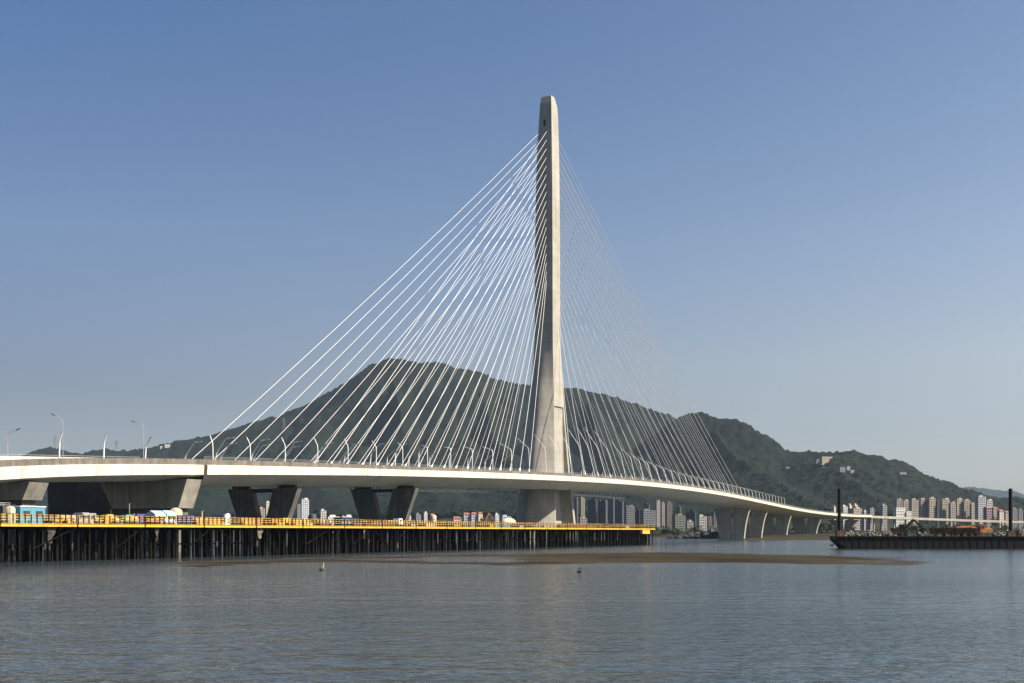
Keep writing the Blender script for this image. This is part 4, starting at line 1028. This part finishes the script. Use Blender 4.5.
# city seen under the deck, right of the mast
for b in [
 (574,578,497,1900,GREYB,"grey tower close beside the mast's right foot"),(580,584.8,497,1850,(.50,.42,.32),"slim beige tower right of the mast's foot"),
 (578.6,586.4,516.8,1500,WHITE_,"low white block below the slim beige tower"),(588,597.6,498.5,1880,DARKB,"dark blue tower with pinkish roof box"),
 (597.8,607.6,500,1900,(.13,.14,.17),"dark tower second right of the slim beige tower"),(608.2,614.6,498,1870,(.15,.16,.20),"dark tower with pale left edge in the middle of the city"),
 (614.8,624,500,1950,(.12,.12,.17),"dark purplish tower right of the pale-edged tower"),(624.2,634.6,504.8,1700,(.26,.25,.26),"grey tower with pale vertical ribs above the trestle"),
 (635,640.4,509.5,1800,DARKB,"narrow dark block between the ribbed and the banded blocks"),(640.2,655.4,508.8,1600,(.30,.31,.33),"wide grey block with pale floor bands at the trestle's end"),
 (655.4,660,500,1750,(.52,.47,.44),"pale pink tower above the trestle's end"),(660.5,664.8,501.8,1770,(.40,.38,.38),"grey tower right next to the pale pink tower"),
 (665.4,672.2,501.5,1790,(.25,.18,.17),"brownish tower right of the pair of pale towers"),(672.2,685,513.6,1450,(.27,.29,.25),"broad pale green-grey box building on the far bank"),
 (685.4,693.2,519.8,1420,WHITE_,"low white block right of the green-grey box building"),(687,696.4,510.6,1800,DARKB,"dark blue block behind the low white block"),
 (697,706.8,514.6,1450,(.62,.62,.61),"white framed block with dark openings on the far bank"),(706.8,712,516,1500,(.22,.16,.13),"brown house right of the white framed block"),
 (711.8,720,510,1750,(.24,.21,.22),"brown-grey block close to the first right pier"),(644,650,503,2000,(.14,.15,.19),"distant dark tower behind the banded block"),
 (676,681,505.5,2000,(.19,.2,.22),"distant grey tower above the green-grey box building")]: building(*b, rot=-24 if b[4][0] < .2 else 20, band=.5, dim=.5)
# town seen under the deck, left of the mast
for b in [
 (265.5,270.8,501,1700,(.50,.45,.37),"beige tower framed inside the first V-shaped pier"),(257.5,265,507,1650,(.30,.26,.22),"brownish block left of the framed beige tower"),(296.5,301,504,1760,GREYB,"grey slab behind the white balcony tower"),
 (300.5,309,498,1700,(.48,.49,.52),"balcony tower with white bands right of the first V-shaped pier"),(319.8,326.4,509,1600,WHITE_,"white house between the two V-shaped piers"),
 (326,340,515,1450,(.60,.59,.56),"long low white shed between the V-shaped piers"),(340.5,352,514.8,1460,(.50,.5,.49),"second low shed left of the second V-shaped pier"),
 (403.5,411,513.8,1450,WHITE_,"white house beside the second V-shaped pier's right leg"),(415,421,513,1650,GREYB,"grey house behind the railing right of the white house"),
 (423,427.5,511.5,1700,WHITE_,"small white tower left of the pale yellow silo"),(494,499,513,1600,WHITE_,"white house right of the trestle's dark excavator"),(500,511,515,1650,(.3,.33,.42),"blue-grey shed behind the cream domed tent")]: building(*b, rot=26, band=.55)
for b in [(429.5,434.5,513.5,1460,(.40,.30,.25),"red-roofed house behind the pale yellow silo"),(452,461,516.5,1500,(.48,.34,.32),"pink house with red roof left of the long blue-grey block"),(462.5,470,512.6,1550,(.33,.35,.40),"blue-grey house with red roof, left of three in a row"),
 (470.3,477,512.2,1550,(.35,.36,.40),"blue-grey house with red roof, middle of three in a row"),(477.3,482.5,511.8,1550,(.56,.50,.36),"yellowish house with red roof, right of three in a row")]: building(*b, rot=24, redroof=(.27, .07, .045))

def ray_ground(x, y, d0=1800, d1=4600):
    ds = np.arange(d0, d1, 4.0); X = (x - HX) / F * ds; z = terrain(X, ds); r = EYE + (HY - y) / F * ds
    i = np.argmax(z > r - 12); return float(ds[i]) if z[i] > r[i] - 12 else 3200.0
for x0, x1, yt, yb, col, lab in [
 (819.3,832.5,456.8,464.6,(.42,.36,.28),"beige long building high on the right hillside"),(815.5,819,459.3,463.5,(.2,.19,.18),"small grey block left of the beige hillside building"),
 (821,827.5,467,469,(.28,.26,.24),"low pale house just below the beige hillside building"),(838,845,467.2,471.5,(.20,.20,.20),"grey villa cluster's left house on the right hillside"),
 (846,850,466.4,469.5,(.36,.35,.34),"white villa in the middle of the hillside cluster"),(849.5,854,470,472.5,(.30,.29,.28),"pale villa at the right end of the hillside cluster"),
 (797,801.5,468,469.8,(.25,.24,.23),"small pale house left on the right hillside"),(784,791,466.8,468.4,(.18,.17,.16),"low dull house furthest left on the right hillside"),
 (897,906,472.2,473.8,(.24,.23,.22),"low roof near the right hill's shoulder"),(803,812,462.5,466,(.22,.20,.2),"dark houses in a row left of the beige hillside building"),
 (160,163.5,446.2,448.6,(.6,.58,.54),"small white house on the far left ridge"),(164.5,170.5,444.4,447.5,(.6,.55,.5),"pale house on the far left ridge beside the small white one")]:
    d = ray_ground(x0, yb, 1800, 5200); z = EYE + (HY - yb) / F * d
    building(x0, x1, yt, d - 6, col, lab, rot=18, band=.55, zb=z - 2.5, extra=False, name="hillside_house", cat="house")

# lattice pylons on the left ridge
for x, yb, yt, lab in ((55.2, 447, 436, "lattice power pylon on the highest knoll of the far left ridge"), (116.8, 449, 440.5, "lattice power pylon right of the highest knoll on the far left ridge"), (284, 428, 418, "lattice power pylon on the slope among the left cables")):
    d = ray_ground(x, yb, 3000, 5200); b = P(x, yb + 1, d); t = P(x, yt, d); mb = MB()
    for sx, sy in ((-1, -1), (1, -1), (1, 1), (-1, 1)): mb.beam(b + (4.5 * sx, 4.5 * sy, 0), t + (.7 * sx, .7 * sy, 0), .55, .55)
    for k in (.62, .78, .93): q = b + (t - b) * k; mb.beam(q + (-8, 0, 0), q + (8, 0, 0), .6, .6)
    for k in np.linspace(.05, .9, 7):
        r0 = 4.5 + (.7 - 4.5) * k; q = b + (t - b) * k; mb.beam(q + (-r0, -r0, 0), q + (r0, -r0, 4), .4, .4); mb.beam(q + (r0, -r0, 0), q + (-r0, -r0, 4), .4, .4)
    solo("power_pylon", mb, M_steel, lab, "pylon", b)

# bank details: rock mound with a white kiosk, a small boat
kp = water_at(716, 539.0); kp = np.array([(715 - HX) / F * 1010, 1010, 0])
mb = MB()
for _ in range(110):
    x = random.uniform(-34, 16); e = max(.1, 1 - ((x + 2) / 34) ** 2); r = random.uniform(1.5, 3.2); zz = random.uniform(-.5, 5.6) * e
    mb.blob((kp[0] + x, kp[1] + random.uniform(-6, 6) * (1 - zz / 9) + 3, zz), (r * 1.6, r, r * .7), n=7, m=5, jit=.25)
solo("rock_mound", mb, M_rock, "dark boulder mound at the water's edge left of the first right pier", "rocks", kp)
kk = kp + np.array([-1.5, 0, 6.2]); kiosk = thing("kiosk", "small white kiosk standing on the dark boulder mound", "kiosk", kk)
obj("body", MB().box(kk, (3.6, 0), (0, 3), 4.2), M_white, kiosk); obj("roof", MB().box(kk + (0, 0, 4.203), (4.4, 0), (0, 3.8), .35), M_cream, kiosk); obj("window", MB().box(kk + (0, -1.5, 1.9), (1.3, 0), (0, .1), 1.1), M_glass, kiosk)
bp_ = np.array([(669.5 - HX) / F * 1000, 1000, 0.0]); boat = thing("small_boat", "small dark boat lying off the far bank right of the trestle's end", "boat", bp_)
secs = []
for x, w, z0 in ((-2.8, .1, .8), (-1.6, .9, -.1), (0, 1.1, -.3), (1.6, 1.0, -.2), (2.4, .8, 0)):
    secs.append([bp_ + (x, -w, .9 + .12 * abs(x)), bp_ + (x, -w * .6, z0), bp_ + (x, w * .6, z0), bp_ + (x, w, .9 + .12 * abs(x))])
obj("hull", MB().loft(secs), M_dark, boat); obj("cabin", MB().box(bp_ + (.6, 0, .7), (1.8, 0), (0, 1.3), 1.2), M_navy, boat)

# ------------------------------------------------------------------ trees on the far bank
def tree_mesh(seed, h, r, m):
    rr = random.Random(seed); tr = MB()
    tr.tube([(0, 0, -.5), (.1, .05, h * .25), (-.1, .1, h * .55)], [.05 * h * .5, .04 * h * .5, .02 * h * .5], 7)
    for _ in range(6):
        a = rr.uniform(0, 6.28); z = h * rr.uniform(.25, .5); tr.tube([(0, 0, z), (math.cos(a) * r * .4, math.sin(a) * r * .4, z + h * .15), (math.cos(a) * r * .7, math.sin(a) * r * .7, z + h * .3)], [.012 * h, .009 * h, .004 * h], 5)
    cl = [(rr.gauss(0, .42) * r, rr.gauss(0, .42) * r, h * rr.uniform(.38, .9), r * rr.uniform(.25, .5)) for _ in range(16)]
    cr = MB()
    for cx, cy, cz, cr_ in cl:
        for _ in range(46):
            v = np.array([rr.gauss(0, 1), rr.gauss(0, 1), rr.gauss(0, .8)]); v /= np.linalg.norm(v) + 1e-6; v *= cr_ * rr.uniform(.55, 1.1)
            p = np.array([cx, cy, cz]) + v; s_ = rr.uniform(.25, .55) * h / 8
            a = np.array([rr.gauss(0, 1), rr.gauss(0, 1), rr.gauss(0, 1)]); a /= np.linalg.norm(a); b = np.cross(a, (rr.gauss(0, 1), rr.gauss(0, 1), rr.gauss(0, 1))); b /= np.linalg.norm(b)
            cr.add([p - a * s_, p - b * s_ * .7, p + a * s_, p + b * s_ * .7], [(0, 1, 2, 3)])
    return tr, cr
PROTO = []
for i, (h, r, m, nm) in enumerate(((9, 4.2, M_leaf, "bushy"), (11, 4.6, M_leaf2, "dark"), (6, 4.0, M_leaf, "low"))):
    PROTO.append((tree_mesh(40 + i, h, r, m), m, nm))
first = {}
def plant(k, x, d, sc, label, group):
    X = (x - HX) / F * d; loc = (X, d, ground_z(X, d) - .2)
    if k not in first:
        (tr, cr), m, nm = PROTO[k]; t = thing("bank_tree", label, "tree", (0, 0, 0), group)
        obj("trunk", tr, M_trunk, t); obj("crown", cr, m, t); t.location = loc; t.scale = (sc, sc, sc); first[k] = t
    else: copy_tree(first[k], loc, label, group, (sc * random.uniform(.85, 1.2), sc * random.uniform(.85, 1.2), sc), random.uniform(0, 6.28))
NMS = ("bushy green", "dark green", "low spreading green")
for lo, hi, d0, d1, n, place in ((896, 1040, 960, 1330, 70, "bank behind the barge"), (655, 725, 1190, 1380, 34, "far bank right of the trestle's end"), (745, 862, 1080, 1350, 30, "bank behind the right piers"), (250, 520, 1180, 1420, 60, "far bank under the deck left of the mast"), (575, 655, 1200, 1420, 22, "far bank behind the trestle's right end")):
    for i in range(n):
        k = random.choice((0, 1, 2)); plant(k, random.uniform(lo, hi), random.uniform(d0, d1), random.uniform(.7, 1.25), f"{NMS[k]} tree, {place}", f"{NMS[k]} trees, {place}")

# ------------------------------------------------------------------ birds and snag in the water
b = water_at(579.5, 574.5); t = thing("water_bird", "black cormorant-like bird with bent neck standing in the shallows right of centre", "bird", b)
KB = 0.72
bm = MB().blob(b + (0, 0, .55), (.42, .2, .3), n=10, m=8, jit=0).tube([b + (.25, 0, .7), b + (.38, 0, 1.05), b + (.26, 0, 1.3), b + (-.02, 0, 1.28)], [.14, .1, .1, .07], 8).blob(b + (-.02, 0, 1.28), (.13, .1, .1), jit=0).tube([b + (-.1, 0, 1.28), b + (-.35, 0, 1.2)], [.04, .012], 6).tube([b + (-.3, 0, .5), b + (-.7, 0, .25)], [.14, .04], 6).tube([b + (.05, .08, .3), b + (.05, .08, -.3)], .035, 5).tube([b + (.05, -.08, .3), b + (.05, -.08, -.3)], .035, 5)
bm.v = [tuple(b + (np.array(v) - b) * KB) for v in bm.v]
obj("body", bm, M_feather, t)
b = water_at(322.3, 570.5)
sn = thing("drifting_snag", "dark stump with an upright pale stick poking from the water left of centre", "snag", b)
obj("stump", MB().blob(b + (0, 0, .1), (.5, .4, .42), n=9, m=6, jit=.2).tube([b + (-.2, 0, .3), b + (-.25, 0, .9)], [.14, .05], 6), M_trunk, sn)
obj("stick", MB().tube([b + (.15, 0, .2), b + (.22, 0, 1.25)], [.07, .05], 6), M_pale, sn)

# ------------------------------------------------------------------ haze
hz = bpy.data.materials.new("haze_air"); hz.use_nodes = True; nt = hz.node_tree; nt.nodes.clear()
out = nt.nodes.new("ShaderNodeOutputMaterial"); pv = nt.nodes.new("ShaderNodeVolumePrincipled")
pv.inputs["Color"].default_value = (0.55, 0.74, 1.0, 1); pv.inputs["Density"].default_value = 2.3e-5; pv.inputs["Anisotropy"].default_value = 0.0
nt.links.new(pv.outputs[0], out.inputs["Volume"])
mb = MB().abox(-10500, 10500, -1700, 14600, -7, 760)
obj("haze", mb, hz, kind="stuff", label="thin bluish haze in the air over the river and hills", category="haze")
